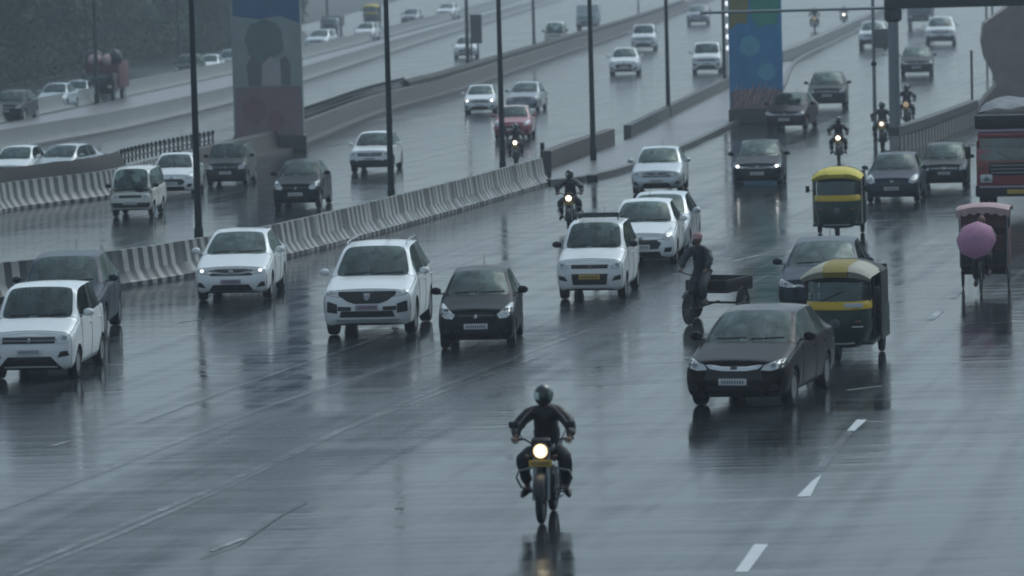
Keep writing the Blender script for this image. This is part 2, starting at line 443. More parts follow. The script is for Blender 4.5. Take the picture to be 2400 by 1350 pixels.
def make_car(p):
    """builds one car of a body type with all its parts; colour is set later per car"""
    me = car_shell(p)
    bvh = BVHTree.FromPolygons([v.co.copy() for v in me.vertices], [list(q.vertices) for q in me.polygons])
    parts = split_shell(me)
    root = thing(p['name'], '', 'car')
    W, H = p['W'], p['H']; hw = W / 2
    NM = {'side_front': 'side_window', 'side_rear': 'side_window', 'door_front': 'door', 'door_rear': 'door'}
    doors = []
    for k, m in parts.items():
        base = k[:-2] if k[-2:] in ('_l', '_r') else k
        gl = base in ('windscreen', 'rear_window', 'side_front', 'side_rear')
        ms = [M['glass'] if base in ('windscreen', 'rear_window') else M['sideglass']] if gl else [M['white'], M['trim'], M['arch']]
        if p.get('dark_bumper') and base == 'bumper': ms[0] = M['trim']
        for q in ms: m.materials.append(q)
        o = link(NM.get(base, base), m, root)
        if not gl and not (p.get('dark_bumper') and base == 'bumper'):
            o.material_slots[0].link = 'OBJECT'; o.material_slots[0].material = M['white']; o['painted'] = 1
        if base in ('door_front', 'door_rear'): doors.append((o, base, -1 if k.endswith('_l') else 1))
    # door handles and shut lines
    zbelt = p['zc'] - .03
    for o, b, s in doors:
        ys = [v.co.y for v in o.data.vertices]
        h = bvh.ray_cast(Vector((s * 4, max(ys) - .16, zbelt - .13)), Vector((-s, 0, 0)))
        if h[0]:
            hb = MB().box((h[0].x + s * .012, h[0].y, h[0].z), (.03, .16, .028), bev=.01)
            ho = hb.build('handle', [M['white']], o); ho.material_slots[0].link = 'OBJECT'; ho.material_slots[0].material = M['white']; ho['painted'] = 1
    # wheels
    ww = p.get('ww', .19); rw = p['rw']; tb, rb = wheel_meshes(rw, ww)
    w0 = tb.build('wheel', M['tyre'], root); r0 = rb.build('rim', M['rim'], w0)
    first = True
    for y in (0, p['wb']):
        for s in (-1, 1):
            wq = w0 if first else copy_tree(w0, root); first = False
            wq.location = (s * (hw - ww / 2 - .025), y, rw); wq.rotation_euler = (0, 0, 0 if s > 0 else math.pi)
    # front pieces
    for (nm, mk, poly, mir) in p['front']:
        for s in ((False, True) if mir else (False,)):
            o = patch(bvh, poly, p.get('off', .008) + {'chrome': .014, 'chrome_bright': .014, 'lens': .005, 'lamp': .012, 'plate': .03, 'silver': .012}.get(mk, 0) + (.012 if nm == 'badge' else 0), s).build(nm, M[mk if mk != 'paint' else 'white'], root, ang=60)
            if mk == 'paint':
                o.data.materials[0] = M['white']; o.material_slots[0].link = 'OBJECT'; o.material_slots[0].material = M['white']; o['painted'] = 1
            if nm == 'headlight':
                cx = sum(q[0] for q in poly) / len(poly); cz = sum(q[1] for q in poly) / len(poly)
                sg = -1 if s else 1; r = p.get('bulb', .045)
                ring = [(cx + r * math.cos(a * math.pi / 5), cz + r * .8 * math.sin(a * math.pi / 5)) for a in range(10)]
                patch(bvh, ring, .018, s, depth=.01).build('lamp_bulb', M['chrome'], o)
    # number plate
    pz = p['plate_z']; h = bvh.ray_cast(Vector((0.0, -6, pz)), Vector((0, 1, 0))); yy = (h[0].y if h[0] else -p['fo']) - .025
    pl = MB().box((0, yy, pz), (.46, .016, .105), bev=.004).build('number_plate', M['plate'], root)
    pm = MB()
    for a, b, z in bars(-.19, .19, pz, 9): pm.box(((a + b) / 2, yy - .009, z), (b - a, .004, .052))
    pm.build('registration_mark', M['mark'], pl)
    # mirrors
    for s in (-1, 1):
        mz = zbelt + .10; my = p['yc'] + .34
        mb = MB().sphere((s * (hw + .10), my, mz), (.105, .06, .075), 12).box((s * (hw + .0), my + .02, mz - .055), (.12, .05, .03), bev=.01)
        o = mb.build('wing_mirror', [M['white']], root)
        if not p.get('black_mirror'):
            o.material_slots[0].link = 'OBJECT'; o.material_slots[0].material = M['white']; o['painted'] = 1
        else: o.data.materials[0] = M['trim']
        MB().box((s * (hw + .10), my + .055, mz), (.15, .012, .10), bev=.004).build('mirror_glass', M['glass'], o)
    # wipers
    zw = p['zc']
    for x0, x1 in ((-.62 * hw, -.02), (.05, .68 * hw)):
        pts = []
        for t in (0, .5, 1):
            x = x0 + (x1 - x0) * t; h = bvh.ray_cast(Vector((x, -6, zw + .055 + .02 * t)), Vector((0, 1, 0)))
            if h[0]: pts.append((x, h[0].y - .015, h[0].z))
        if len(pts) > 1: MB().tube(pts, .010, 6).build('wiper', M['wiper'], root)
    # cabin
    yr, ye = p['yr'], p['ye']
    MB().box((0, p['yc'] + .32, zbelt - .05), (W * .80, .38, .10), bev=.03).build('dashboard', M['dash'], root)
    MB().box((0, (p['yc'] + ye) / 2 + .1, zbelt - .30), (W * .82, ye - p['yc'] - .1, .04)).build('cabin_floor', M['dash'], root)
    MB().box((0, yr - .10, H - .17), (.24, .03, .07), None, .015).tube([(0, yr - .1, H - .13), (0, yr - .06, H - .05)], .01, 6).build('inner_mirror', M['trim'], root)
    MB().box((-.12, p['yc'] + .22, zbelt + .03), (.12, .05, .09), Euler((R(-20), 0, .1)), .01).build('dashboard_ornament', M['plate'], root)
    sw = MB().lathe([(.165, -.012), (.185, 0), (.165, .012), (.155, 0), (.165, -.012)], (0, 0, 0), 'Y', 18).box((0, 0, 0), (.3, .02, .03)).build('steering_wheel', M['trim'], root)
    sw.location = (.36 * hw / .85, yr - .32, zbelt + .03); sw.rotation_euler = (R(-25), 0, 0)
    s0 = None
    for y in (yr + .22, min(ye - .25, yr + 1.15)):
        for s in (-1, 1):
            if s0 is None:
                s0 = MB().box((0, .10, zbelt - .02), (.46, .13, .46), Euler((R(-12), 0, 0)), .05).box((0, -.10, zbelt - .25), (.46, .45, .1), None, .04).build('seat', M['seat'], root)
                MB().box((0, .17, zbelt + .28), (.25, .09, .17), Euler((R(-10), 0, 0)), .035).build('headrest', M['seat'], s0); so_ = s0
            else: so_ = copy_tree(s0, root)
            so_.location = (s * .40 * hw / .82, y, 0)
    # roof furniture
    if p.get('rails'):
        for s in (-1, 1):
            x = s * hw * p.get('wr', .7) * .93
            MB().tube([(x, yr + .12, H - .01), (x, yr + .22, H + .035), (x, (yr + ye) / 2, H + .05), (x, ye - .2, H + .03), (x, ye - .08, H - .02)], .018, 8).build('roof_rail', M['chrome'], root)
    if p.get('rack'):
        rk = MB(); z0 = H + .07; x = hw * .62
        for s in (-1, 1):
            rk.tube([(s * x, yr + .15, z0 + .06), (s * x, ye - .15, z0 + .06)], .016, 6); rk.tube([(s * x, yr + .15, z0), (s * x, ye - .15, z0)], .014, 6)
            for y in (yr + .2, (yr + ye) / 2, ye - .2): rk.tube([(s * x, y, H - .01), (s * x, y, z0 + .07)], .014, 6)
        for y in [yr + .15 + i * (ye - yr - .3) / 6 for i in range(7)]: rk.tube([(-x, y, z0), (x, y, z0)], .012, 6)
        rk.tube([(-x, yr + .15, z0 + .06), (x, yr + .15, z0 + .06)], .016, 6)
        rk.build('roof_rack', M['darksteel'], root)
    an = MB().tube([(0, ye - .1, H - .01), (0, ye + .08, H + .20)], [.008, .003], 6).build('aerial', M['trim'], root)
    return root

def fog(z0, z1, x0, x1): return [(x0, z0), (x1 - .03, z0 + .01), (x1, z1), (x0 + .03, z1 - .01)]
CARS = {}
CARS['sedan'] = dict(name='sedan_car', L=4.40, W=1.70, H=1.49, fo=.86, wb=2.60, rw=.305, zh=.80, zc=1.0, yc=.30, yr=1.18, ye=2.55, yd=3.15, zd=1.06, zb=.20, plate_z=.47, nose=.82,
  front=[('grille', 'trim', [(-.46, .60), (.46, .60), (.56, .70), (.30, .74), (-.30, .74), (-.56, .70)], 0),
         ('headlight', 'lens', [(.40, .645), (.60, .635), (.795, .67), (.83, .79), (.74, .79), (.55, .725)], 1),
         ('chrome_strip', 'chrome', [(-.44, .655), (-.2, .625), (.2, .625), (.44, .655), (.44, .70), (.2, .665), (-.2, .665), (-.44, .70)], 0),
         ('lower_intake', 'trim', [(-.50, .265), (.50, .265), (.40, .40), (-.40, .40)], 0), ('fog_lamp', 'trim', [(.56, .33), (.78, .36), (.80, .46), (.66, .45)], 1),
         ('badge', 'chrome', [(-.05, .66), (.05, .66), (.05, .72), (-.05, .72)], 0)])
CARS['sedan_wing'] = dict(CARS['sedan'], L=4.44, H=1.485, front=[('grille', 'trim', [(-.48, .50), (.48, .50), (.44, .66), (-.44, .66)], 0),
         ('headlight', 'lens', [(.44, .655), (.60, .64), (.78, .69), (.85, .82), (.70, .80), (.50, .735)], 1),
         ('chrome_strip', 'chrome_bright', [(-.47, .73), (-.40, .67), (-.2, .64), (.2, .64), (.40, .67), (.47, .73), (.40, .735), (.2, .705), (-.2, .705), (-.40, .735)], 0),
         ('lower_intake', 'trim', [(-.52, .25), (.52, .25), (.44, .40), (-.44, .40)], 0), ('fog_lamp', 'trim', fog(.32, .43, .58, .78), 1),
         ('badge', 'trim', [(-.055, .645), (.055, .645), (.055, .715), (-.055, .715)], 0)])
CARS['suv'] = dict(name='suv', L=4.65, W=1.84, H=1.76, fo=.90, wb=2.75, rw=.36, ww=.22, zh=.98, zc=1.16, yc=.22, yr=.98, ye=2.95, yd=3.42, zd=1.24, zb=.24, plate_z=.62, nose=.86, wr=.71, clad=1, quarter=1, rails=1, rise=.10,
  front=[('grille', 'trim', [(-.40, .74), (-.25, .69), (.25, .69), (.40, .74), (.58, .86), (.58, .93), (-.58, .93), (-.58, .86)], 0),
         ('badge', 'chrome', [(-.06, .80), (0, .75), (.06, .80), (.06, .89), (-.06, .89)], 0),
         ('headlight', 'lens', [(.62, .885), (.84, .90), (.86, .96), (.62, .945)], 1), ('lamp_cluster', 'trim', [(.60, .50), (.86, .53), (.87, .70), (.78, .74), (.60, .68)], 1),
         ('lower_intake', 'trim', [(-.56, .42), (.56, .42), (.52, .545), (-.52, .545)], 0), ('side_intake', 'trim', [(.32, .555), (.59, .555), (.59, .64), (.32, .63)], 1), ('skid_plate', 'silver', [(-.62, .33), (.62, .33), (.66, .385), (-.66, .385)], 0)])
CARS['suv_plain'] = dict(CARS['suv'], L=4.30, W=1.79, H=1.65, rw=.34, zh=.95, zc=1.10, ye=2.7, yd=3.15, zd=1.18, rails=0, front=[
         ('grille', 'trim', [(-.50, .72), (.50, .72), (.54, .86), (-.54, .86)], 0), ('grille_bar', 'chrome', [(-.50, .785), (.50, .785), (.50, .81), (-.50, .81)], 0),
         ('headlight', 'lens', [(.56, .73), (.82, .77), (.84, .90), (.58, .87)], 1), ('fog_lamp', 'trim', fog(.45, .58, .56, .80), 1),
         ('lower_intake', 'trim', [(-.56, .36), (.56, .36), (.46, .56), (-.46, .56)], 0), ('badge', 'chrome', [(-.05, .76), (.05, .76), (.05, .84), (-.05, .84)], 0)])
CARS['hatch'] = dict(name='hatchback_car', L=3.45, W=1.50, H=1.475, fo=.68, wb=2.36, rw=.275, ww=.165, zh=.80, zc=1.0, yc=.26, yr=.95, ye=2.25, yd=2.62, zd=1.05, zb=.19, plate_z=.475, nose=.84, wr=.68, quarter=0,
  front=[('headlight', 'lens', [(.40, .69), (.46, .615), (.60, .63), (.70, .72), (.70, .875), (.655, .885)], 1), ('grille', 'trim', [(-.34, .655), (.34, .655), (.36, .69), (-.36, .69)], 0),
         ('lower_intake', 'trim', [(-.50, .26), (.50, .26), (.42, .41), (-.42, .41)], 0), ('badge', 'chrome', [(-.045, .65), (0, .62), (.045, .65), (0, .70)], 0), ('fog_lamp', 'trim', fog(.33, .42, .5, .66), 1)])
CARS['hatch_round'] = dict(CARS['hatch'], L=3.84, W=1.70, H=1.51, rw=.30, wb=2.45, fo=.75, ww=.18, zh=.80, zc=1.0, yc=.28, yr=.98, ye=2.35, yd=2.85, zd=1.05, front=[
         ('headlight', 'lens', [(.52, .66), (.66, .62), (.78, .68), (.80, .86), (.70, .90), (.56, .78)], 1), ('grille', 'trim', [(-.42, .42), (.42, .42), (.50, .56), (.38, .64), (-.38, .64), (-.50, .56)], 0),
         ('badge', 'chrome', [(-.05, .66), (.05, .66), (.05, .72), (-.05, .72)], 0), ('fog_lamp', 'trim', fog(.34, .46, .56, .76), 1), ('lower_intake', 'trim', [(-.5, .25), (.5, .25), (.46, .36), (-.46, .36)], 0)])
CARS['tall'] = dict(name='tall_hatchback_car', L=3.66, W=1.62, H=1.675, fo=.72, wb=2.435, rw=.285, ww=.175, zh=.93, zc=1.10, yc=.12, yr=.72, ye=2.35, yd=2.72, zd=1.18, zb=.20, plate_z=.55, nose=.88, wr=.80, quarter=1, rise=.12, lean=.8,
  front=[('grille', 'trim', [(-.50, .70), (.48, .70), (.48, .82), (-.50, .82)], 0), ('grille_bar', 'chrome', [(-.50, .745), (.50, .745), (.50, .765), (-.50, .765)], 0), ('badge', 'chrome', [(-.045, .755), (0, .71), (.045, .755), (0, .80)], 0),
         ('headlight', 'lens', [(.50, .68), (.74, .71), (.78, .86), (.74, .90), (.52, .82)], 1), ('lower_intake', 'trim', [(-.60, .24), (.60, .24), (.40, .46), (-.40, .46)], 0), ('fog_lamp', 'trim', [(.52, .44), (.74, .47), (.70, .56), (.58, .55)], 1)])
CARS['tall_taxi'] = dict(CARS['tall'], L=3.60, W=1.50, H=1.67, rw=.28, zb=.22, plate_z=.535, wr=.77, black_mirror=1, rack=1, front=[
         ('grille', 'trim', [(-.40, .715), (.40, .715), (.40, .80), (-.40, .80)], 0), ('badge', 'amber', [(-.045, .755), (0, .715), (.045, .755), (0, .80)], 0),
         ('headlight', 'lens', [(.44, .72), (.64, .70), (.71, .78), (.70, .88), (.56, .86)], 1), ('lower_intake', 'trim', [(-.37, .36), (.37, .36), (.40, .60), (-.40, .60)], 0), ('fog_lamp', 'trim', [(.48, .44), (.68, .47), (.68, .57), (.55, .54)], 1)])
CARS['van'] = dict(name='van', L=3.37, W=1.41, H=1.64, fo=.66, wb=1.84, rw=.26, ww=.16, zh=.86, zc=.98, yc=-.50, yr=-.12, ye=2.45, yd=2.62, zd=1.0, zb=.24, plate_z=.50, nose=.92, wr=.82, quarter=0, lean=.45, black_mirror=1, crown=.045, dark_bumper=0,
  front=[('grille', 'trim', [(-.38, .66), (.38, .66), (.38, .75), (-.38, .75)], 0), ('headlight', 'lens', [(.40, .64), (.62, .64), (.62, .77), (.40, .77)], 1), ('front_bumper', 'trim', [(-.66, .34), (.66, .34), (.66, .50), (-.66, .50)], 0)])
PROTO = {}
def car(kind, col, x, y, a, label, sc=1.0, lit=None, group=None, plate=None, px=None, cat='car', **kw):
    """x,y: where the middle of the front axle touches the road on the survey sheet; a: degrees the nose is turned from the line of sight"""
    P = at(x, y); rz = -(math.atan2(P.x, P.y) + R(a))
    if kind not in PROTO: PROTO[kind] = o = make_car(CARS[kind])
    else: o = copy_tree(PROTO[kind])
    o.location = P; o.rotation_euler = (0, 0, rz); o.scale = (sc,) * 3
    tag(o, label, cat, group)
    return o, col, lit, plate
QUEUE = []
def park(*a, **k): QUEUE.append((a, k))
def flush():
    """copies are made from the untouched first car of a kind, colours are set afterwards"""
    done = [car(*a, **k) for a, k in QUEUE]
    for o, col, lit, plate in done:
        for c in list(each(o)):
            if c.type != 'MESH': continue
            if c.get('painted'):
                c.material_slots[0].material = M[col]; del c['painted']
            b = c.name.split('.')[0]
            def swap(m):
                c.material_slots[0].link = 'OBJECT'; c.material_slots[0].material = m
            if lit and b == 'lamp_bulb': swap(M[lit])
            if plate and b == 'number_plate': swap(M[plate])
# ------------------------------------------------------------------ wet road
def road_material(name='wet_asphalt', r0=.09, r1=.02, k=1.0):
    m = bpy.data.materials.new(name); t, p, N, L = nodes(m)
    tc = N.new('ShaderNodeTexCoord')
    def noise(sx, sy, rot=0.0, detail=4, rough=.55, dist=0.0):
        mp = N.new('ShaderNodeMapping'); mp.inputs['Scale'].default_value = (sx, sy, 1)
        m0 = N.new('ShaderNodeMapping'); m0.inputs['Rotation'].default_value = (0, 0, rot); L.new(tc.outputs['Object'], m0.inputs[0])
        nz = N.new('ShaderNodeTexNoise'); nz.inputs['Scale'].default_value = 1; nz.inputs['Detail'].default_value = detail; nz.inputs['Roughness'].default_value = rough; nz.inputs['Distortion'].default_value = dist
        L.new(m0.outputs[0], mp.inputs[0]); L.new(mp.outputs[0], nz.inputs[0]); return nz.outputs['Fac']
    def rng(s, a, b, c, d):
        r = N.new('ShaderNodeMapRange'); r.inputs[1].default_value = a; r.inputs[2].default_value = b; r.inputs[3].default_value = c; r.inputs[4].default_value = d; L.new(s, r.inputs[0]); return r.outputs[0]
    def math_(op, a, b):
        n = N.new('ShaderNodeMath'); n.operation = op
        for i, q in enumerate((a, b)):
            if isinstance(q, (int, float)): n.inputs[i].default_value = q
            else: L.new(q, n.inputs[i])
        return n.outputs[0]
    ROT = R(12.6)
    bands = noise(.10, .75, R(1.5), 3, .5, .4)        # shallow water lying across the road
    fine = noise(.22, 2.6, R(-1), 4, .6)
    wheel = noise(.75, .025, ROT, 3, .5, .2)          # wheel paths worn along the traffic
    wheelf = noise(2.6, .06, ROT, 2, .5)
    blot = noise(.10, .05, 0, 4, .6, .5)
    grain = noise(9, 9, 0, 3, .7); splash = noise(1.6, 9, 0, 3, .65)
    wet = math_('ADD', math_('MULTIPLY', bands, .55), math_('ADD', math_('MULTIPLY', blot, .35), math_('MULTIPLY', fine, .25)))
    # an older, coarser strip of asphalt left of the laying joint: soft uneven borders along the lane direction
    A0, A1, B0, B1 = at(470, 1311), at(1215, 905), at(0, 1196), at(937, 854)
    def across(P0, P1, w_):
        d = (P1 - P0).normalized(); vm = N.new('ShaderNodeVectorMath'); vm.operation = 'DOT_PRODUCT'; L.new(tc.outputs['Object'], vm.inputs[0]); vm.inputs[1].default_value = (-d.y, d.x, 0)
        q = math_('SUBTRACT', vm.outputs['Value'], -d.y * P0.x + d.x * P0.y); return math_('ADD', q, rng(blot, .3, .7, -w_, w_))
    sa = rng(across(A0, A1, 1.6), -.5, .7, 0, 1); sb = rng(across(B0, B1, 2.2), -1.6, 1.0, 1, 0)
    old = math_('MULTIPLY', sa, sb)
    ro = math_('ADD', math_('ADD', rng(wet, .46, .68, r0, r1), math_('MULTIPLY', old, .15)), math_('ADD', rng(wheel, .42, .6, 0, .04), math_('ADD', rng(wheelf, .42, .66, 0, .07), rng(fine, .40, .60, .06, 0))))
    L.new(ro, p.inputs['Roughness'])
    cm = N.new('ShaderNodeMix'); cm.data_type = 'RGBA'; cm.inputs[6].default_value = (.010, .012, .014, 1); cm.inputs[7].default_value = (.040, .046, .050, 1)
    L.new(rng(math_('ADD', math_('MULTIPLY', wheel, .6), math_('MULTIPLY', grain, .4)), .35, .65, 0, 1), cm.inputs[0]); L.new(cm.outputs[2], p.inputs['Base Color'])
    p.inputs['IOR'].default_value = 1.16
    hgt = math_('ADD', math_('MULTIPLY', bands, .8), math_('ADD', math_('MULTIPLY', fine, .62), math_('ADD', math_('MULTIPLY', wheelf, .27), math_('ADD', math_('MULTIPLY', grain, .012), math_('MULTIPLY', splash, .10)))))
    bp = N.new('ShaderNodeBump'); bp.inputs['Strength'].default_value = .15; bp.inputs['Distance'].default_value = .075; L.new(hgt, bp.inputs['Height']); L.new(bp.outputs[0], p.inputs['Normal'])
    return m
M['road'] = road_material()
M['earth'] = mat('wet_earth', (.045, .05, .045), .6, var=.4, scale=.3, bump=.5)
M['paving'] = mat('wet_paving', (.12, .115, .11), .32, var=.35, scale=.7, bump=.3)
M['kerb'] = mat('kerb_stone', (.10, .10, .095), .45, var=.45, scale=1.2, bump=.3)
M['concrete'] = mat('stained_concrete', (.17, .18, .175), .6, var=.4, scale=.8, bump=.4); M['conc_dark'] = mat('sooty_concrete', (.075, .08, .08), .6, var=.4, scale=.9, bump=.4)
M['brickish'] = mat('red_brown_masonry', (.066, .056, .053), .6, var=.4, scale=1.5, bump=.4); M['rail'] = mat('dark_railing', (.028, .024, .028), .5, var=.2)
M['stripe_w'] = mat('barrier_white', (.29, .295, .28), .5, var=.55, scale=2.6, bump=.2); M['stripe_k'] = mat('barrier_black', (.020, .023, .024), .5, var=.4, scale=2.2, bump=.2)

def line_material():
    m = bpy.data.materials.new('worn_road_paint'); t, p, N, L = nodes(m)
    tc = N.new('ShaderNodeTexCoord'); nz = N.new('ShaderNodeTexNoise'); nz.inputs['Scale'].default_value = 1.6; nz.inputs['Detail'].default_value = 8; nz.inputs['Roughness'].default_value = .75
    L.new(tc.outputs['Object'], nz.inputs[0])
    r = N.new('ShaderNodeMapRange'); r.inputs[1].default_value = .40; r.inputs[2].default_value = .60; L.new(nz.outputs['Fac'], r.inputs[0])
    mx = N.new('ShaderNodeMix'); mx.data_type = 'RGBA'; mx.inputs[6].default_value = (.06, .065, .07, 1); mx.inputs[7].default_value = (.42, .44, .44, 1)
    L.new(r.outputs[0], mx.inputs[0]); L.new(mx.outputs[2], p.inputs['Base Color']); p.inputs['Roughness'].default_value = .3; p.inputs['IOR'].default_value = 1.2
    return m
M['line'] = line_material(); M['line_fresh'] = mat('road_paint', (.55, .57, .57), .35, var=.25, scale=3, ior=1.33)
M['line_faint'] = mat('faint_road_paint', (.12, .13, .135), .2, var=.7, scale=1.5, ior=1.33); 
def faint_line():
    m = M['line_faint']; t, p, N, L = nodes(m); p.inputs['Alpha'].default_value = .4
    tc = N.new('ShaderNodeTexCoord'); nz = N.new('ShaderNodeTexNoise'); nz.inputs['Scale'].default_value = .9; nz.inputs['Detail'].default_value = 8; nz.inputs['Roughness'].default_value = .8; L.new(tc.outputs['Object'], nz.inputs[0])
    r = N.new('ShaderNodeMapRange'); r.inputs[1].default_value = .38; r.inputs[2].default_value = .66; r.inputs[3].default_value = .22; r.inputs[4].default_value = 1.0; L.new(nz.outputs['Fac'], r.inputs[0]); L.new(r.outputs[0], p.inputs['Alpha'])
faint_line()
M['patch_edge'] = mat('bitumen_joint', (.010, .012, .014), .35, var=.4, scale=3, ior=1.33)

def struct(name, mb, m, **k):
    o = mb.build(name, m, **k); o['kind'] = 'structure'; return o
g = MB(); g.add([(-330, 15, -.03), (330, 15, -.03), (330, 900, -.03), (-330, 900, -.03)], [(0, 1, 2, 3)]); struct('ground', g, M['earth'])
g = MB(); g.add([(-140, 16, 0), (140, 16, 0), (140, 890, 0), (-140, 890, 0)], [(0, 1, 2, 3)]); struct('road', g, M['road'])

def resample(P, step):
    out = [P[0].copy()]; i = 0; pos = P[0].copy(); rem = step
    while i < len(P) - 1:
        d = P[i + 1] - pos; l = d.length
        if l >= rem:
            pos = pos + d / l * rem; out.append(pos.copy()); rem = step
        else:
            rem -= l; i += 1; pos = P[i].copy()
    return out
ZN = [0.0]
def strip(mb, pts, wid, z=.0045, mi=0):
    ZN[0] += .0004; z += ZN[0] % .0036
    P = [at(*q) if len(q) == 2 else Vector(q) for q in pts]
    for i in range(len(P) - 1):
        d = (P[i + 1] - P[i]).normalized(); n = Vector((-d.y, d.x, 0)) * wid / 2
        mb.add([(*(P[i] - n).xy, z), (*(P[i] + n).xy, z), (*(P[i + 1] + n).xy, z), (*(P[i + 1] - n).xy, z)], [(0, 1, 2, 3)], mi)
mk = MB()
for q in ([(1722, 1341), (1753, 1341), (1801, 1276), (1768, 1276)], [(1868, 1164), (1899, 1164), (1926, 1112), (1903, 1128)], [(1985, 1010), (2003, 1010), (2032, 984), (2008, 984)]):
    mk.add([(*at(*v).xy, .004) for v in q], [(0, 1, 2, 3)])
struct('lane_dashes', mk, M['line_fresh'])
mk = MB()
strip(mk, [(2032, 988), (2075, 989)], .10); strip(mk, [(1985, 915), (2066, 905)], .09); strip(mk, [(1720, 612), (1815, 590)], .10)
strip(mk, [(2180, 750), (2205, 728)], .15); strip(mk, [(2232, 700), (2252, 682)], .14); strip(mk, [(495, 1292), (572, 1262)], .10); strip(mk, [(122, 1046), (166, 1034)], .08)
strip(mk, [(420, 757), (470, 748)], .08); strip(mk, [(1590, 410), (1640, 392)], .10)
struct('worn_lane_dashes', mk, M['line'])
mk = MB()
for pts, wd in (([(-80, 1222), (0, 1194), (240, 1106), (430, 1030), (640, 948), (937, 854), (1045, 812)], .15), ([(60, 1326), (250, 1248), (500, 1146), (760, 1026), (1000, 922), (1240, 826), (1420, 760)], .14),
                ([(30, 1352), (290, 1248), (560, 1130), (800, 1010), (1020, 925), (1255, 838)], .11), ([(330, 990), (560, 905), (840, 808), (930, 778)], .10), ([(1290, 795), (1500, 722)], .09), ([(1918, 1105), (1990, 1012)], .13)):
    strip(mk, pts, wd)
struct('faint_edge_lines', mk, M['line_faint'])
mk = MB()
strip(mk, [(470, 1310), (560, 1278), (640, 1222), (668, 1204), (720, 1178)], .022, .009)
struct('asphalt_joint', mk, M['patch_edge'])

# ------------------------------------------------------------------ barriers and walls along ground lines
def smooth_line(px):
    P = [at(*q) for q in px]; out = []
    for i in range(len(P) - 1):
        p0, p1, p2, p3 = P[max(0, i - 1)], P[i], P[i + 1], P[min(len(P) - 1, i + 2)]
        for k in range(10):
            t = k / 10
            out.append(.5 * ((2 * p1) + (p2 - p0) * t + (2 * p0 - 5 * p1 + 4 * p2 - p3) * t * t + (3 * p1 - p0 - 3 * p2 + p3) * t ** 3))
    out.append(P[-1]); return out
def wall(name, px, prof, step, mats, label, cat, side=1, pattern=None, group=None, z0=0.0):
    """prof: (offset behind the line, height) polyline of the section; pattern(i) -> material index"""
    P = resample(smooth_line(px), step); mb = MB(); prev = None
    for i, p in enumerate(P):
        d = (P[min(i + 1, len(P) - 1)] - P[max(i - 1, 0)]).normalized(); n = Vector((-d.y, d.x, 0)) * side
        ring = [mb.bm.verts.new((*(p + n * o).xy, z0 + h)) for o, h in prof]
        if prev:
            for k in range(len(prof) - 1):
                f = mb.bm.faces.new([prev[k], ring[k], ring[k + 1], prev[k + 1]]); f.material_index = pattern(i) if pattern else 0
        else: first = ring
        prev = ring
    for rg in (first, prev): mb.bm.faces.new(rg)
    o = mb.build(name, mats, ang=30); tag(o, label, cat, group); return o, P
wr_ = random.Random(11)
def worn(i):
    if i % 14 == 0: return 2
    return (i % 2) if wr_.random() > .10 + .12 * (i > 90) else 3
JER = [(0, -.02), (0, .10), (.06, .14), (.20, .36), (.27, .86), (.40, .86), (.47, .36), (.61, .14), (.67, .10), (.67, -.02)]
wall('crash_barrier', [(-140, 722), (0, 707), (150, 692), (305, 672), (455, 648), (710, 596), (1000, 517), (1150, 474), (1292, 431)], JER, .215, [M['stripe_w'], M['stripe_k'], M['conc_dark'], M['concrete']],
     'long curved concrete crash barrier with black and white stripes beside the near carriageway', 'crash barrier', pattern=worn)
wall('parapet_wall', [(1293, 404), (1345, 382), (1400, 362), (1446, 345)], [(0, -.02), (0, .72), (.04, .74), (.34, .74), (.38, .72), (.38, -.02)], .8, [M['brickish']],
     'short dark brown wall block just past the striped barrier end', 'wall')
wall('parapet_wall', [(1480, 330), (1560, 288), (1640, 246), (1722, 204)], [(0, -.02), (0, .62), (.3, .62), (.3, -.02)], .8, [M['conc_dark']],
     'dark concrete wall running up to the blue painted pier', 'wall')
wall('parapet_wall', [(1836, 150), (1880, 132), (1960, 94), (2050, 50), (2130, 12)], [(0, -.02), (0, .80), (.06, .85), (.5, .85), (.55, .80), (.55, -.02)], 1.2, [M['concrete']],
     'pale concrete wall dividing the two carriageways behind the blue pier', 'wall')
# paved island between the carriageways, with its kerb
isl = [(1292, 432), (1380, 420), (1480, 395), (1600, 350), (1720, 295), (1800, 258), (1836, 205), (1862, 150), (1835, 148), (1740, 196), (1640, 246), (1480, 330), (1446, 346), (1330, 392), (1293, 405)]
mb = MB(); P = [at(*q) for q in isl]; n = len(P)
mb.add([(*p.xy, .13) for p in P] + [(*p.xy, -.02) for p in P], [list(range(n))] + [[i, (i + 1) % n, (i + 1) % n + n, i + n] for i in range(n)]); struct('paved_island', mb, M['paving'], smooth=False)
wall('kerb', [(1292, 433), (1380, 422), (1480, 397), (1600, 352), (1720, 297), (1800, 260), (1838, 206), (1866, 150), (1930, 115), (2010, 76), (2090, 36)], [(0, -.02), (0, .16), (.03, .18), (.22, .18), (.22, -.02)], 1.0, [M['kerb']],
     'worn kerb edging the paved island in front of the blue pier', 'kerb')
# middle median: low wall with a dark railing of posts
MED = [(470, 408), (560, 388), (700, 350), (900, 268), (1090, 212), (1290, 142), (1500, 70), (1620, 22), (1700, -10)]
mL, mP = wall('median_wall', MED, [(0, -.02), (0, .14), (.5, .15), (.62, .80), (.66, .84), (1.0, .84), (1.04, .80), (1.04, -.02)], .8, [M['brickish']],
     'low red brown median wall with sloping foot behind the left carriageway', 'wall')
wall('crash_barrier', [(-150, 545), (0, 500), (130, 480), (268, 462), (380, 432), (472, 408)], JER, .26, [M['stripe_w'], M['stripe_k']], 'faded striped crash barrier at the left edge in front of the dark hedge', 'crash barrier', pattern=lambda i: i % 2)
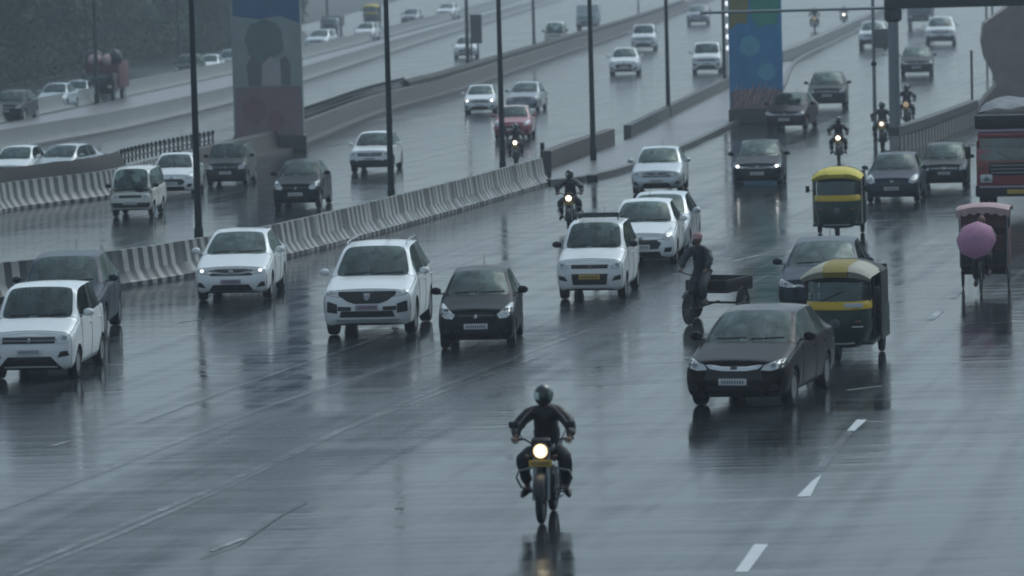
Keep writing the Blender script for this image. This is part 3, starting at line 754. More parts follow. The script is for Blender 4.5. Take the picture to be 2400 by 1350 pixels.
# railing: top bar plus posts with knobs
def railing(px, z0, h, step, label, knob=.07):
    P = resample(smooth_line(px), step); root = thing('railing', label, 'railing', (*P[0].xy, 0))
    mb = MB(); 
    for i in range(len(P)):
        d = (P[min(i + 1, len(P) - 1)] - P[max(i - 1, 0)]).normalized(); P[i] = P[i] + Vector((-d.y, d.x, 0)) * .84 - Vector((*root.location.xy, 0))
    for zz in (z0 + h * .35, z0 + h * .8): mb.tube([(*p.xy, zz) for p in P], .03, 6)
    mb.build('rail', M['rail'], root)
    p0 = MB().tube([(0, 0, z0 - .02), (0, 0, z0 + h)], .04, 6).sphere((0, 0, z0 + h), (knob, knob, knob * 1.3), 8).build('railing_post', M['rail'], root)
    for i, p in enumerate(P):
        q = p0 if i == 0 else copy_tree(p0, root); q.location = (*p.xy, 0)
    return root
railing([(345, 441), (420, 420), (560, 388)], .84, .42, .62, 'dark railing with knobbed posts on the median wall left of the mural pier')
railing([(700, 350), (800, 309), (900, 268), (990, 241)], .84, .42, .70, 'dark railing with knobbed posts on the median wall right of the mural pier')
def hedge(px, lo, hgt, label):
    mb = MB(); S = resample(smooth_line(px), .5); rows = []
    for i, p in enumerate(S):
        d = (S[min(i + 1, len(S) - 1)] - S[max(i - 1, 0)]).normalized(); n = Vector((-d.y, d.x, 0)); h = hgt + .05 * random.random()
        rows.append([(*(p + n * (o + .05 * random.random())).xy, zz) for o, zz in ((.64, lo), (.60, lo + h * .6), (.84, lo + h), (1.08, lo + h * .6), (1.06, lo))])
    o = mb.sheet(rows).build('hedge', M['hedge']); tag(o, label, 'hedge')
M['hedge'] = mat('dark_hedge', (.034, .034, .030), .8, var=.5, scale=2.5, bump=.8)
hedge([(990, 241), (1090, 212), (1290, 142), (1500, 70), (1620, 22)], .80, .40, 'low dark clipped hedge along the top of the median wall')
hedge([(-150, 545), (0, 500), (130, 480), (268, 462), (345, 441)], .1, 1.15, 'dark reddish hedge behind the faded striped barrier at the left edge')
# far side barriers
wall('crash_barrier', [(-120, 388), (0, 358), (150, 330), (300, 302), (550, 242), (700, 196), (1000, 98), (1180, 42), (1330, -5)], JER, .9, [M['concrete']], 'grey concrete crash barrier along the far edge of the third carriageway', 'crash barrier')
wall('crash_barrier', [(-120, 325), (0, 292), (150, 260), (300, 228), (560, 172), (700, 142), (1000, 62), (1150, 20), (1230, -5)], JER, .9, [M['concrete']], 'pale concrete crash barrier in front of the hazy service road', 'crash barrier')
mb = MB(); A_ = smooth_line([(-120, 372), (0, 340), (150, 310), (300, 284), (550, 226), (700, 184), (1000, 90), (1180, 36)]); B_ = smooth_line([(-120, 330), (0, 298), (150, 266), (300, 233), (550, 178), (700, 146), (1000, 68), (1180, 20)])
mb.sheet([[(*p.xy, .12) for p in A_], [(*p.xy, .12) for p in B_]]); struct('verge', mb, M['paving'])

# ------------------------------------------------------------------ lamp posts
def lamp_post(x, y, label, h=10.0, r=.10, arm=-1, group='street lamp posts along the carriageways', m='darksteel'):
    P = at(x, y); t = thing('lamp_post', label, 'lamp post', P, 0, group)
    MB().tube([(0, 0, 0), (0, 0, .5), (0, 0, h * .5), (0, 0, h)], [r * 1.05, r, r * .8, r * .55], 12).build('pole', M[m], t)
    MB().box((0, 0, .02), (.42, .42, .04), bev=.01).box((0, 0, .3), (r * 2.3, r * 2.3, .55), bev=.02).build('base_plate', M[m], t)
    for s in (-1, 1):
        MB().tube([(0, 0, h - .1), (s * .5, 0, h + .25), (s * 1.5, 0, h + .38)], [.05, .045, .035], 8).build('arm', M[m], t)
        MB().box((s * 1.75, 0, h + .38), (.62, .26, .11), bev=.04).build('lamp_head', M['steel'], t)
    return t
for x, y, l in ((467, 585, 'nearest tall lamp post, beside the cream van'), (918, 488, 'tall dark lamp post in front of the white car between barrier and median'), (1179, 418, 'tall dark lamp post beside the red car and motorcycle'),
                (1391, 384, 'tall dark lamp post rising from the short brown wall'), (1567, 282, 'tall dark lamp post by the dark concrete wall near the blue pier'), (1699, 212, 'tall dark lamp post immediately left of the blue pier')):
    lamp_post(x, y, l)
for x, y, l, h, r in ((228, 245, 'hazy lamp post in front of the loaded truck', 10, .12), (206, 205, 'thin hazy lamp post left of the loaded truck', 9, .08), (420, 165, 'very faint thin lamp post above the dark green car', 9, .08),
                      (1097, 168, 'hazy lamp post beside the grey board', 10, .13), (1252, 115, 'hazy lamp post left of the white van in the far traffic', 10, .12), (768, 72, 'faint distant lamp post behind the taxi with a red roof sign', 10, .12), (1496, 24, 'faint far lamp post above the white cars', 10, .1)):
    lamp_post(x, y, l, h, r)
# traffic board seen from behind
P = at(1114, 172); t = thing('traffic_board', 'grey upright traffic board on two posts seen from behind', 'board', P)
for s in (-1, 1): MB().tube([(s * .2, 0, 0), (s * .2, 0, 3.6)], .05, 8).build('post', M['darksteel'], t)
MB().box((.12, -.06, 2.75), (.72, .05, 1.8), bev=.01).build('panel', M['conc_dark'], t)
# string of round lamps up a post
P = at(1706, 208); t = thing('lamp_string', 'column of small round white lamps beside the blue pier', 'lamps', P)
MB().tube([(0, 0, 0), (0, 0, 6.2)], .03, 8).build('post', M['darksteel'], t)
for z in (2.15, 2.75, 3.3, 3.95, 4.5): MB().sphere((.05, -.06, z), (.10, .07, .13), 10).build('lamp', M['dimlamp'], t)
# bollard on the island nose, drain lump
P = at(1272, 384); t = thing('bollard', 'thin dark marker bollard just before the short brown wall', 'bollard', P)
MB().tube([(0, 0, 0), (0, 0, .62)], .055, 10).build('post', M['darksteel'], t); MB().box((0, 0, .55), (.16, .07, .42), bev=.03).build('marker_plate', M['trim'], t)
P = at(1388, 424); o = MB().box((0, 0, .1), (.38, .3, .22), bev=.06).build('kerb_block', M['trim']); o.location = P; tag(o, 'small black block lying at the island kerb', 'block')

# ------------------------------------------------------------------ painted piers
def pier(xl, xr, y, label, h, base, shapes, cap):
    a, b = at(xl, y), at(xr, y); wd = (b - a).length; c = (a + b) / 2
    t = thing('pier', label, 'pier', (c.x, c.y + wd * .35, 0), -math.atan2(c.x, c.y))
    dp = wd * .7
    MB().box((0, 0, h / 2 + .3), (wd, dp, h - .6), bev=.12).build('shaft', base, t)
    MB().box((0, 0, .30), (wd * 1.05, dp * 1.06, .6), bev=.05).build('plinth', M['brickish'], t)
    MB().box((0, 0, h + .4), (wd * 2.2, dp * 1.3, .9), bev=.15).build('pier_cap', M['concrete'], t)
    k = 0
    for nm, m, polys in shapes:
        mb = MB()
        for poly in polys: mb.prism([(x * wd, z) for x, z in poly], -dp / 2 - .004 - .003 * k, -dp / 2 + .02)
        k += 1
        mb.build(nm, m, t, smooth=False)
    return t
def blob(cx, cz, rx, rz, n=20, j=.08, seed=1):
    rd = random.Random(seed); return [(cx + rx * math.cos(i * 2 * math.pi / n) * (1 + j * (rd.random() - .5)), cz + rz * math.sin(i * 2 * math.pi / n) * (1 + j * (rd.random() - .5))) for i in range(n)]
mm = lambda n, c, v=.3: mat(n, c, .6, var=v, scale=1.6)
pier(560, 700, 356, 'wide pier painted with a dark rounded mural over a red brown base', 12.0, mm('mural_ground', (.30, .35, .33)), [
    ('painted_band', mm('mural_red', (.23, .165, .175)), [[(-.47, .62), (.47, .62), (.47, 2.55), (-.47, 2.55)]]),
    ('painted_band', mm('mural_blue', (0.081, 0.149, 0.257)), [[(-.47, 5.35), (-.1, 5.2), (.2, 5.3), (.47, 5.0), (.47, 11.6), (-.47, 11.6)]]),
    ('painted_tree', mm('mural_dark_green', (.15, .19, .19)), [blob(-.03, 4.35, .27, .85, 22, .25, 3)]),
    ('painted_trunk', mm('mural_dark', (.15, .16, .17)), [[(-.27, 2.6), (-.10, 2.6), (-.06, 3.5), (-.22, 3.75), (-.30, 3.4)], [(.20, 2.6), (.32, 2.6), (.33, 3.4), (.26, 3.75), (.18, 3.6)], [(-.02, 3.3), (.04, 3.3), (.02, 3.9), (-.02, 3.9)]]),
    ('painted_arch', mm('mural_pale', (.40, .37, .37)), [[(-.08, 2.6), (.18, 2.6), (.18, 3.4), (.05, 3.75), (-.08, 3.4)]]),
    ('painted_bush', mm('mural_rust', (0.216, 0.121, 0.128)), [blob(-.22, 1.6, .16, .55, 16, .5, 5), blob(.1, 1.2, .12, .4, 16, .5, 6)])], None)
rd = random.Random(4); strokes = []
for i in range(34):
    x = -.42 + .84 * (i % 12) / 11 + .05 * rd.random(); z = .72 + .28 * (i // 12) + .15 * rd.random(); l = .22 + .15 * rd.random(); d = .05 + .03 * rd.random()
    strokes.append([(x, z), (x + .018, z - .01), (x + d + .018, z + l), (x + d, z + l + .02)])
pier(1722, 1832, 290, 'tall pier painted blue with green and yellow shapes above a rust patterned foot', 12.0, mm('pier_blue', (0.068, 0.257, 0.486)), [
    ('painted_band', mm('pier_rust', (0.203, 0.149, 0.162)), [[(-.475, .62), (.475, .62), (.475, 1.42), (.1, 1.50), (-.475, 1.40)]]),
    ('leaf_strokes', mm('pier_pink', (0.459, 0.297, 0.270)), strokes),
    ('painted_band', mm('pier_olive', (0.230, 0.216, 0.081)), [[(-.475, 4.0), (-.32, 4.3), (-.15, 4.25), (-.1, 5.4), (.1, 11.6), (-.475, 11.6)]]),
    ('painted_leaf', mm('pier_green', (0.047, 0.297, 0.216)), [[(-.08, 5.2), (-.05, 4.4), (.10, 4.05), (.24, 4.25), (.40, 4.15), (.475, 5.2), (.475, 11.6), (-.08, 11.6)]]),
    ('painted_patch', mm('pier_light', (0.121, 0.378, 0.500)), [blob(.2, 2.2, .18, .35, 18, .3, 8), blob(-.1, 3.3, .2, .45, 18, .3, 9)])], None)

# ------------------------------------------------------------------ overhead gantry on the right
P = at(2099, 360); t = thing('sign_gantry', 'thick grey gantry column carrying an overhead steel beam', 'gantry', P)
MB().tube([(0, 0, 0), (0, 0, 5.25)], [.21, .185], 20).build('column', M['steel'], t)
MB().box((0, 0, .06), (.7, .7, .12), bev=.02).build('base_plate', M['darksteel'], t)
MB().lathe([(.22, 4.72), (.32, 4.80), (.32, 5.12), (.24, 5.2)], (0, 0, 0), 'Z', 20).build('collar', M['darksteel'], t)
MB().box((4.4, 0, 5.42), (9.4, .42, .48), bev=.02).build('beam', M['darksteel'], t)
MB().tube([(0, 0, 5.22), (-6.9, 0, 5.22)], .055, 10).build('outreach_pipe', M['steel'], t)
P = at(2052, 345); t = thing('signal_post', 'slim steel post with a box beside the gantry column', 'signal post', P)
MB().tube([(0, 0, 0), (0, 0, 5.6)], [.075, .06], 12).build('post', M['steel'], t); MB().lathe([(.06, 3.0), (.11, 3.04), (.11, 3.14), (.06, 3.18)], (0, 0, 0), 'Z', 12).build('collar', M['darksteel'], t)
MB().box((.42, -.02, 4.02), (.74, .22, .72), bev=.05).build('box', M['concrete'], t); MB().tube([(0, 0, 4.05), (.3, 0, 4.05)], .04, 8).build('bracket', M['darksteel'], t)
# striped barrier on the right edge
wall('crash_barrier', [(2108, 362), (2160, 344), (2225, 318), (2292, 290)], [(0, -.02), (0, .62), (.05, .66), (.3, .66), (.3, -.02)], .45, [M['stripe_w'], M['stripe_k']], 'short dark barrier with white upright stripes right of the gantry column', 'crash barrier', pattern=lambda i: i % 2)
q = wall('barrier_coping', [(2106, 362), (2160, 344), (2225, 318), (2294, 289)], [(-.04, .66), (-.04, .98), (.36, .98), (.36, .66)], 1.2, [M['conc_dark']], 'dark coping', 'coping')[0]
bar = [o for o in bpy.data.objects if o.get('label', '').startswith('short dark barrier')][0]; q.parent = bar; del q['label']; del q['category']
P = at(2279, 262); t = thing('post', 'thin bare steel post at the end of the short striped barrier', 'post', P); t.name = 'bare_post'
MB().tube([(0, 0, 0), (0, 0, 2.7)], .055, 10).build('shaft', M['darksteel'], t); MB().box((0, 0, .02), (.2, .2, .04)).build('base_plate', M['darksteel'], t)
# rough brown mound of earth behind the barrier
c = at(2285, 262); s_ = 1 / ppm(2285, 262)
prof = [(0, 0), (24, 30), (52, 60), (40, 92), (22, 128), (16, 165), (24, 202), (56, 226), (100, 256), (170, 300), (420, 330), (420, 0)]
mb = MB(); n = len(prof); F_ = [(x * s_, max(-.05, z * s_)) for x, z in prof]
for yy, k in ((0, 0),): pass
rowsm = [[(x, yy + z * .10, z) for x, z in F_] for yy in (0, .6, 2.0, 6.0)]
mb.sheet(rowsm, close=True); mb.bm.faces.new(list(mb.bm.verts)[:n])
bmesh.ops.triangulate(mb.bm, faces=[f for f in mb.bm.faces if len(f.verts) > 4]); bmesh.ops.subdivide_edges(mb.bm, edges=mb.bm.edges[:], cuts=4, use_grid_fill=True)
from mathutils import noise as mno
for v in mb.bm.verts: v.co += mno.noise_vector(v.co * 1.1) * .05 + mno.noise_vector(v.co * 3.1) * .03
o = mb.build('embankment', mat('brown_render', (.30, .235, .205), .7, var=.3, scale=.9, bump=.5), ang=70); o.location = c; o.rotation_euler = (0, 0, -math.atan2(c.x, c.y)); tag(o, 'big brown sloping embankment wall with a ragged edge behind the red lorry', 'embankment')
P = at(2312, 180); t = thing('cabinet', 'small black cabinet on two tall posts at the top of the mound', 'cabinet', P); pz = ppm(2312, 180)
for x in (.05, .38): MB().tube([(x, 0, 0), (x, 0, 5.2)], .06, 8).build('post', M['steel'], t)
MB().box((.1, -.1, 118 / pz), (.62, .3, .5), bev=.04).build('box', M['trim'], t)

# ------------------------------------------------------------------ hazy trees beyond the service road
def leaf_mat(n, c):
    m = mat(n, c, .95, var=.4, scale=.5); m.node_tree.nodes['Principled BSDF'].inputs['Specular IOR Level'].default_value = .08; return m
LV = [leaf_mat('leaves_dark', (.040, .052, .040)), leaf_mat('leaves_mid', (.045, .060, .043)), leaf_mat('leaves_light', (.052, .070, .046))]
BK = mat('bark', (.05, .042, .036), .8, var=.3, bump=.5)
def tree_proto(seed, h, rad, lm):
    """a low branching roadside tree: its boughs hang almost to the ground"""
    rd = random.Random(seed); t = thing('tree', '', 'tree')
    tb = MB(); tb.tube([(0, 0, -.1), (.1, 0, h * .2), (-.1, .1, h * .42), (0, 0, h * .8)], [.26, .2, .15, .05], 8); C = []
    for i in range(26):
        a = i * 2.4 + rd.random(); z = h * (.08 + .78 * (i / 26) + .06 * rd.random()); q = rad * (.35 + .6 * rd.random()) * math.sqrt(max(.1, 1 - (z / h * 1.05 - .38) ** 2)); e = Vector((q * math.cos(a), q * math.sin(a), z))
        tb.tube([(0, 0, z * .7), e * .55 + Vector((0, 0, z * .36)), e], [.08, .05, .02], 5); C.append(e)
    tb.build('trunk', BK, t); C += [Vector((0, 0, h * .92)), Vector((rad * .2, 0, h * .96)), Vector((-rad * .25, rad * .1, h * .85))]
    cb = MB()
    for e in C:
        rc = rad * (.24 + .22 * rd.random()); mi = rd.choice([0, 0, 1, 1, 2])
        for k in range(230):
            d = Vector((rd.gauss(0, 1), rd.gauss(0, 1), rd.gauss(0, .8))).normalized() * rc * (rd.random() ** .45)
            p = e + d; p.z = max(.05, p.z); u = Vector((rd.gauss(0, 1), rd.gauss(0, 1), rd.gauss(0, .6))).normalized(); v = u.orthogonal().normalized(); s = .13 + .13 * rd.random()
            cb.add([p - u * s, p + v * s * .6, p + u * s, p - v * s * .6], [(0, 1, 2, 3)], mi if rd.random() < .7 else rd.randrange(3))
    cb.build('crown', lm, t, smooth=False); return t
def tone(k): return [leaf_mat('leaves_%s' % n, tuple(c * k for c in q)) for n, q in (('dark', (.036, .050, .036)), ('mid', (.043, .062, .040)), ('light', (.055, .078, .046)))]
TONES = [tone(.5), tone(1.2), tone(2.6)]
TP = [tree_proto(1, 7.5, 3.3, LV), tree_proto(2, 6.2, 3.0, LV), tree_proto(3, 9, 3.9, LV)]
TL = [(-40, 172, 2, 1.0, 'dark dense tree filling the upper left corner'), (62, 150, 0, 1.05, 'dark spreading tree next to the corner tree'), (132, 150, 1, 1.0, 'low bushy tree behind the pale blue car'), (205, 120, 2, .95, 'hazy tree rising behind the loaded truck'), (272, 128, 0, .95, 'broad hazy tree right of the loaded truck'),
      (345, 118, 1, 1.15, 'yellowish hazy tree left of the dark green car'), (415, 108, 2, .9, 'hazy tree above the dark green car'), (482, 98, 0, 1.0, 'hazy tree left of the mural pier'), (545, 88, 1, 1.15, 'hazy bushy tree touching the mural pier outline'), (160, 92, 2, 1.3, 'tall faint tree in the second row at left'), (262, 84, 0, 1.5, 'tall faint tree behind the broad one in the second row'), (350, 78, 2, 1.3, 'tall faint tree behind the yellowish one'), (440, 72, 1, 1.7, 'tall faint tree in the second row left of the pier'), (525, 66, 2, 1.35, 'tall faint tree in the second row beside the pier'), (90, 104, 1, 1.7, 'tall dark tree behind the left corner pair')]
TL += [(x, y, k, s, l) for x, y, k, s, l in ((610, 70, 0, 1.4, 'hazy tree mostly hidden behind the mural pier'),)]
used = set()
for i, (x, y, k, s, l) in enumerate(TL):
    o = TP[k] if k not in used else copy_tree(TP[k]); used.add(k)
    TLo = o; P = at(x, y); o.location = P; o.rotation_euler = (0, 0, i * 1.7); o.scale = (s, s, s * (1 + .1 * math.sin(i))); tag(o, l, 'tree', 'hazy trees beyond the service road')
    tn = TONES[0 if ('dark' in l and 'green car' not in l) else (2 if ('yellowish' in l or 'low bushy' in l or 'bushy tree' in l) else 1)]
    for ch in KIDS[o.name]:
        if ch.name.startswith('crown'):
            for q in range(3): ch.material_slots[q].link = 'OBJECT'; ch.material_slots[q].material = tn[q]
mb = MB(); A_ = smooth_line([(-140, 232), (0, 205), (200, 168), (420, 122), (600, 88), (720, 56), (860, 22), (960, -6)])
mb.sheet([[(*p.xy, .02) for p in A_], [(p.x - 60, p.y + 260, .02) for p in A_]]); struct('roadside_earth', mb, mat('wet_grass_earth', (.04, .048, .036), .8, var=.5, scale=.6, bump=.6))
def shrub_row(px, label):
    P = resample(smooth_line(px), .35); rd = random.Random(5); mb = MB()
    for p in P:
        for k in range(16):
            q = p + Vector((rd.gauss(0, .5), rd.gauss(0, .8), 0)); q.z = abs(rd.gauss(0, .9)); u = Vector((rd.gauss(0, 1), rd.gauss(0, 1), rd.gauss(0, 1))).normalized(); v = u.orthogonal().normalized(); s = .16 + .14 * rd.random()
            mb.add([q - u * s, q + v * s * .6, q + u * s, q - v * s * .6], [(0, 1, 2, 3)], rd.randrange(3))
    o = mb.build('undergrowth', LV, smooth=False); tag(o, label, 'undergrowth', kind='stuff'); return o
shrub_row([(-80, 215), (100, 182), (280, 148), (470, 118), (600, 88)], 'ragged green undergrowth along the far side of the service road')

rd = random.Random(21); mb = MB()  # unseen leaf mass added right of the view to darken reflections in car sides
for i in range(9000):
    c0 = Vector((33 + rd.gauss(0, 1.6), -20 + 250 * rd.random(), 0)); c0.z = 9.5 * rd.random() ** .8 * (.75 + .25 * math.sin(c0.y * .35)); u = Vector((rd.gauss(0, .4), rd.gauss(0, 1), rd.gauss(0, 1))).normalized(); v = u.orthogonal().normalized(); s = .45 + .4 * rd.random()
    mb.add([c0 - u * s, c0 + v * s * .7, c0 + u * s, c0 - v * s * .7], [(0, 1, 2, 3)], rd.randrange(3))
o = mb.build('reflection_leaf_screen', LV, smooth=False); tag(o, 'unseen leaf screen added out of view at right to darken reflections in the car sides', 'wood', kind='stuff')
# ------------------------------------------------------------------ people
from mathutils import noise as mno
def rumple(me, a=.016):
    for v in me.vertices:
        c = v.co; q = Vector((c.x * 7, c.y * 7, c.z * 16)); v.co = c + v.normal * (mno.noise(q) * a + mno.noise(q * 2.3) * a * .5)
    return me
def skinmesh(V, E, root=0, sub=1):
    me = bpy.data.meshes.new('skin'); me.from_pydata([Vector(v[0]) for v in V], E, [])
    def f(o):
        o.modifiers.new('k', 'SKIN').use_smooth_shade = True
        lay = o.data.skin_vertices[0].data
        for i, v in enumerate(V):
            r = v[1]; lay[i].radius = r if isinstance(r, tuple) else (r, r)
            lay[i].use_root = (i == root)
        s = o.modifiers.new('s', 'SUBSURF'); s.levels = sub; s.render_levels = sub
    return evaluated(me, f)
def mir(v): return Vector((-v[0], v[1], v[2]))
M['skin'] = mat('skin', (.19, .105, .07), .5, var=.12, scale=9)
def person(label, J, jacket, trousers, shoes, helmet=None, cap=None, group=None, piping=None):
    """J: joints of the right side (x > 0) and the middle; a side may be overridden with key + '_l'"""
    def g(k, s):
        if s < 0: return Vector(J[k + '_l']) if k + '_l' in J else mir(J[k])
        return Vector(J[k])
    V = []; E = []
    def add(p, r, par=None):
        V.append((p, r)); 
        if par is not None: E.append((par, len(V) - 1))
        return len(V) - 1
    pel = add(J['pelvis'], .125); bel = add(J['belly'], .115, pel); ch = add(J['chest'], .13, bel); nk = add(J['neck'], .058, ch)
    hc = Vector(J['head']); add((hc + Vector(J['neck'])) / 2, .055, nk)
    for s in (-1, 1):
        sh = add(g('shoulder', s), .062, ch); el = add(g('elbow', s), .043, sh); wr = add(g('wrist', s), .028, el)
        hp = add(g('hip', s), .085, pel); kn = add(g('knee', s), .058, hp); an = add(g('ankle', s), .038, kn); add(g('toe', s), .035, an)
    me = skinmesh(V, E, pel)
    b = bmesh.new(); b.from_mesh(me); mb = MB(); mb.merge(b)
    mb.sphere(hc, (.078, .098, .118), 14).sphere(hc + Vector((0, -.10, -.015)), (.015, .022, .026), 8)
    for s in (-1, 1):
        mb.sphere(hc + Vector((s * .08, .01, -.01)), (.012, .025, .035), 8)
        w_, p_ = g('wrist', s), g('palm', s); d = (p_ - w_).normalized(); side = d.cross(Vector((0, 0, 1))); side.normalize(); dn = Vector((0, 0, -1)) if J.get('grip', 1) else Vector((0, 0, -.3))
        mb.sphere(p_, (.042, .042, .026), 8)
        for k in range(4):
            o = p_ + side * (-.033 + .022 * k); ln = (.030, .036, .034, .026)[k]
            mb.tube([o, o + d * ln, o + d * ln * 1.25 + dn * ln * .8, o + d * ln * .6 + dn * ln * 1.3], [.010, .0095, .009, .007], 6)
        o = p_ - side * (-s) * .03 * 1
        mb.tube([o, o + d * .015 - dn * .0 + side * (-s) * -.02, o + d * .03 + dn * .035], [.011, .010, .008], 6)
    o = mb.build('person', M['skin']); tag(o, label, 'person', group)
    fm = MB()
    for s in (-1, 1): fm.sphere(hc + Vector((s * .03, -.088, .015)), (.014, .008, .009), 8)
    fm.box(hc + Vector((0, -.09, -.055)), (.045, .008, .010)); fm.build('eyes_and_mouth', M['mark'], o)
    # jacket
    V, E = [], []
    pel = add(Vector(J['pelvis']) + Vector((0, 0, -.02)), (.18, .165)); bel = add(J['belly'], (.19, .165), pel); ch = add(J['chest'], (.215, .18), bel); add(Vector(J['neck']) + Vector((0, .015, -.03)), .115, ch)
    for s in (-1, 1):
        cl = add((g('shoulder', s) + Vector(J['neck'])) / 2 + Vector((0, .01, -.05)), .115, ch); sh = add(g('shoulder', s) + Vector((-s * .015, 0, -.03)), .100, cl); el = add(g('elbow', s), .082, sh); add(g('wrist', s) + (g('elbow', s) - g('wrist', s)) * .12, .056, el)
    jm = rumple(skinmesh(V, E, pel, 2)); jm.materials.append(jacket); jo = link('jacket', jm, o)
    if piping:
        for s in (-1, 1):
            a_, b_, c_ = g('shoulder', s), g('elbow', s), g('wrist', s); f = Vector((-s * .03, -.085, .03))
            MB().tube([a_ + f * 1.15 + Vector((-s * .05, 0, .02)), (a_ + b_) / 2 + f * 1.02, b_ + f * .85, (b_ + c_) / 2 + f * .7 + Vector((s*.02, 0, .01))], [.008, .010, .010, .007], 6).build('arm_stripe', piping, jo)
    V, E = [], []
    pel = add(Vector(J['pelvis']) + Vector((0, 0, -.01)), .135)
    for s in (-1, 1):
        hp = add(g('hip', s), .12, pel); kn = add(g('knee', s), .095, hp); add(g('ankle', s) + (g('knee', s) - g('ankle', s)) * .08, .068, kn)
    tm = rumple(skinmesh(V, E, pel, 2)); tm.materials.append(trousers); link('trousers', tm, o)
    for s in (-1, 1):
        a_, t_ = g('ankle', s), g('toe', s); d = (t_ - a_)
        MB().tube([a_ + Vector((0, .05, -.03)), a_ + d * .3 + Vector((0, 0, -.03)), t_ + Vector((0, 0, -.01)), t_ + d.normalized() * .06 + Vector((0, 0, -.015))], [.045, .052, .046, .025], 10).build('shoe', shoes, o)
    if helmet:
        h = MB().sphere(hc + Vector((0, .01, .015)), (.128, .150, .145), 18).build('helmet', helmet, o)
        vs = []
        for i in range(7):
            a = R(-62 + i * 124 / 6)
            vs.append([hc + Vector((.131 * math.sin(a), .01 - .155 * math.cos(a) * q, .015 + z)) for q, z in ((.97, .045), (1.0, .0), (.97, -.05))])
        MB().sheet(vs).build('visor', M['glass'], h)
    if cap:
        MB().lathe([(.104, -.01), (.108, .03), (.098, .075), (.06, .115), (.001, .128)], hc + Vector((0, .01, .03)), 'Z', 16).box(hc + Vector((0, -.12, .035)), (.15, .09, .015), None, .006).build('cap', cap, o)
    return o, jo
J_RIDE = dict(pelvis=(0, .80, .88), belly=(0, .77, 1.05), chest=(0, .69, 1.28), neck=(0, .60, 1.44), head=(0, .52, 1.585), shoulder=(.20, .64, 1.40), elbow=(.36, .50, 1.19), wrist=(.345, .30, 1.075), palm=(.345, .235, 1.06),
              hip=(.10, .79, .86), knee=(.285, .40, .80), ankle=(.25, .66, .40), toe=(.29, .54, .335))
cloth = lambda n, c, r=.75: mat(n, c, r, var=.35, scale=7, bump=.3)
M['jacket'] = cloth('black_jacket', (.007, .0065, .008), .5); M['jeans'] = cloth('dark_jeans', (.009, .011, .016)); M['boot'] = cloth('dark_shoe', (.018, .017, .017), .5)
M['helmet'] = mat('dark_helmet', (.010, .014, .014), .22, coat=.6, var=.2)
M['trousers_grey'] = cloth('grey_trousers', (.045, .05, .06)); M['piping'] = cloth('pale_piping', (.22, .19, .19)); M['coat_olive'] = cloth('olive_raincoat', (.07, .075, .06), .4); M['coat_grey'] = cloth('grey_raincoat', (.05, .055, .06), .4); M['coat_brown'] = cloth('brown_coat', (.045, .035, .035))

M['rimglow'] = mat('warm_reflector', (.5, .42, .3), .25, .5, emit=(1.0, .72, .36), es=.9)
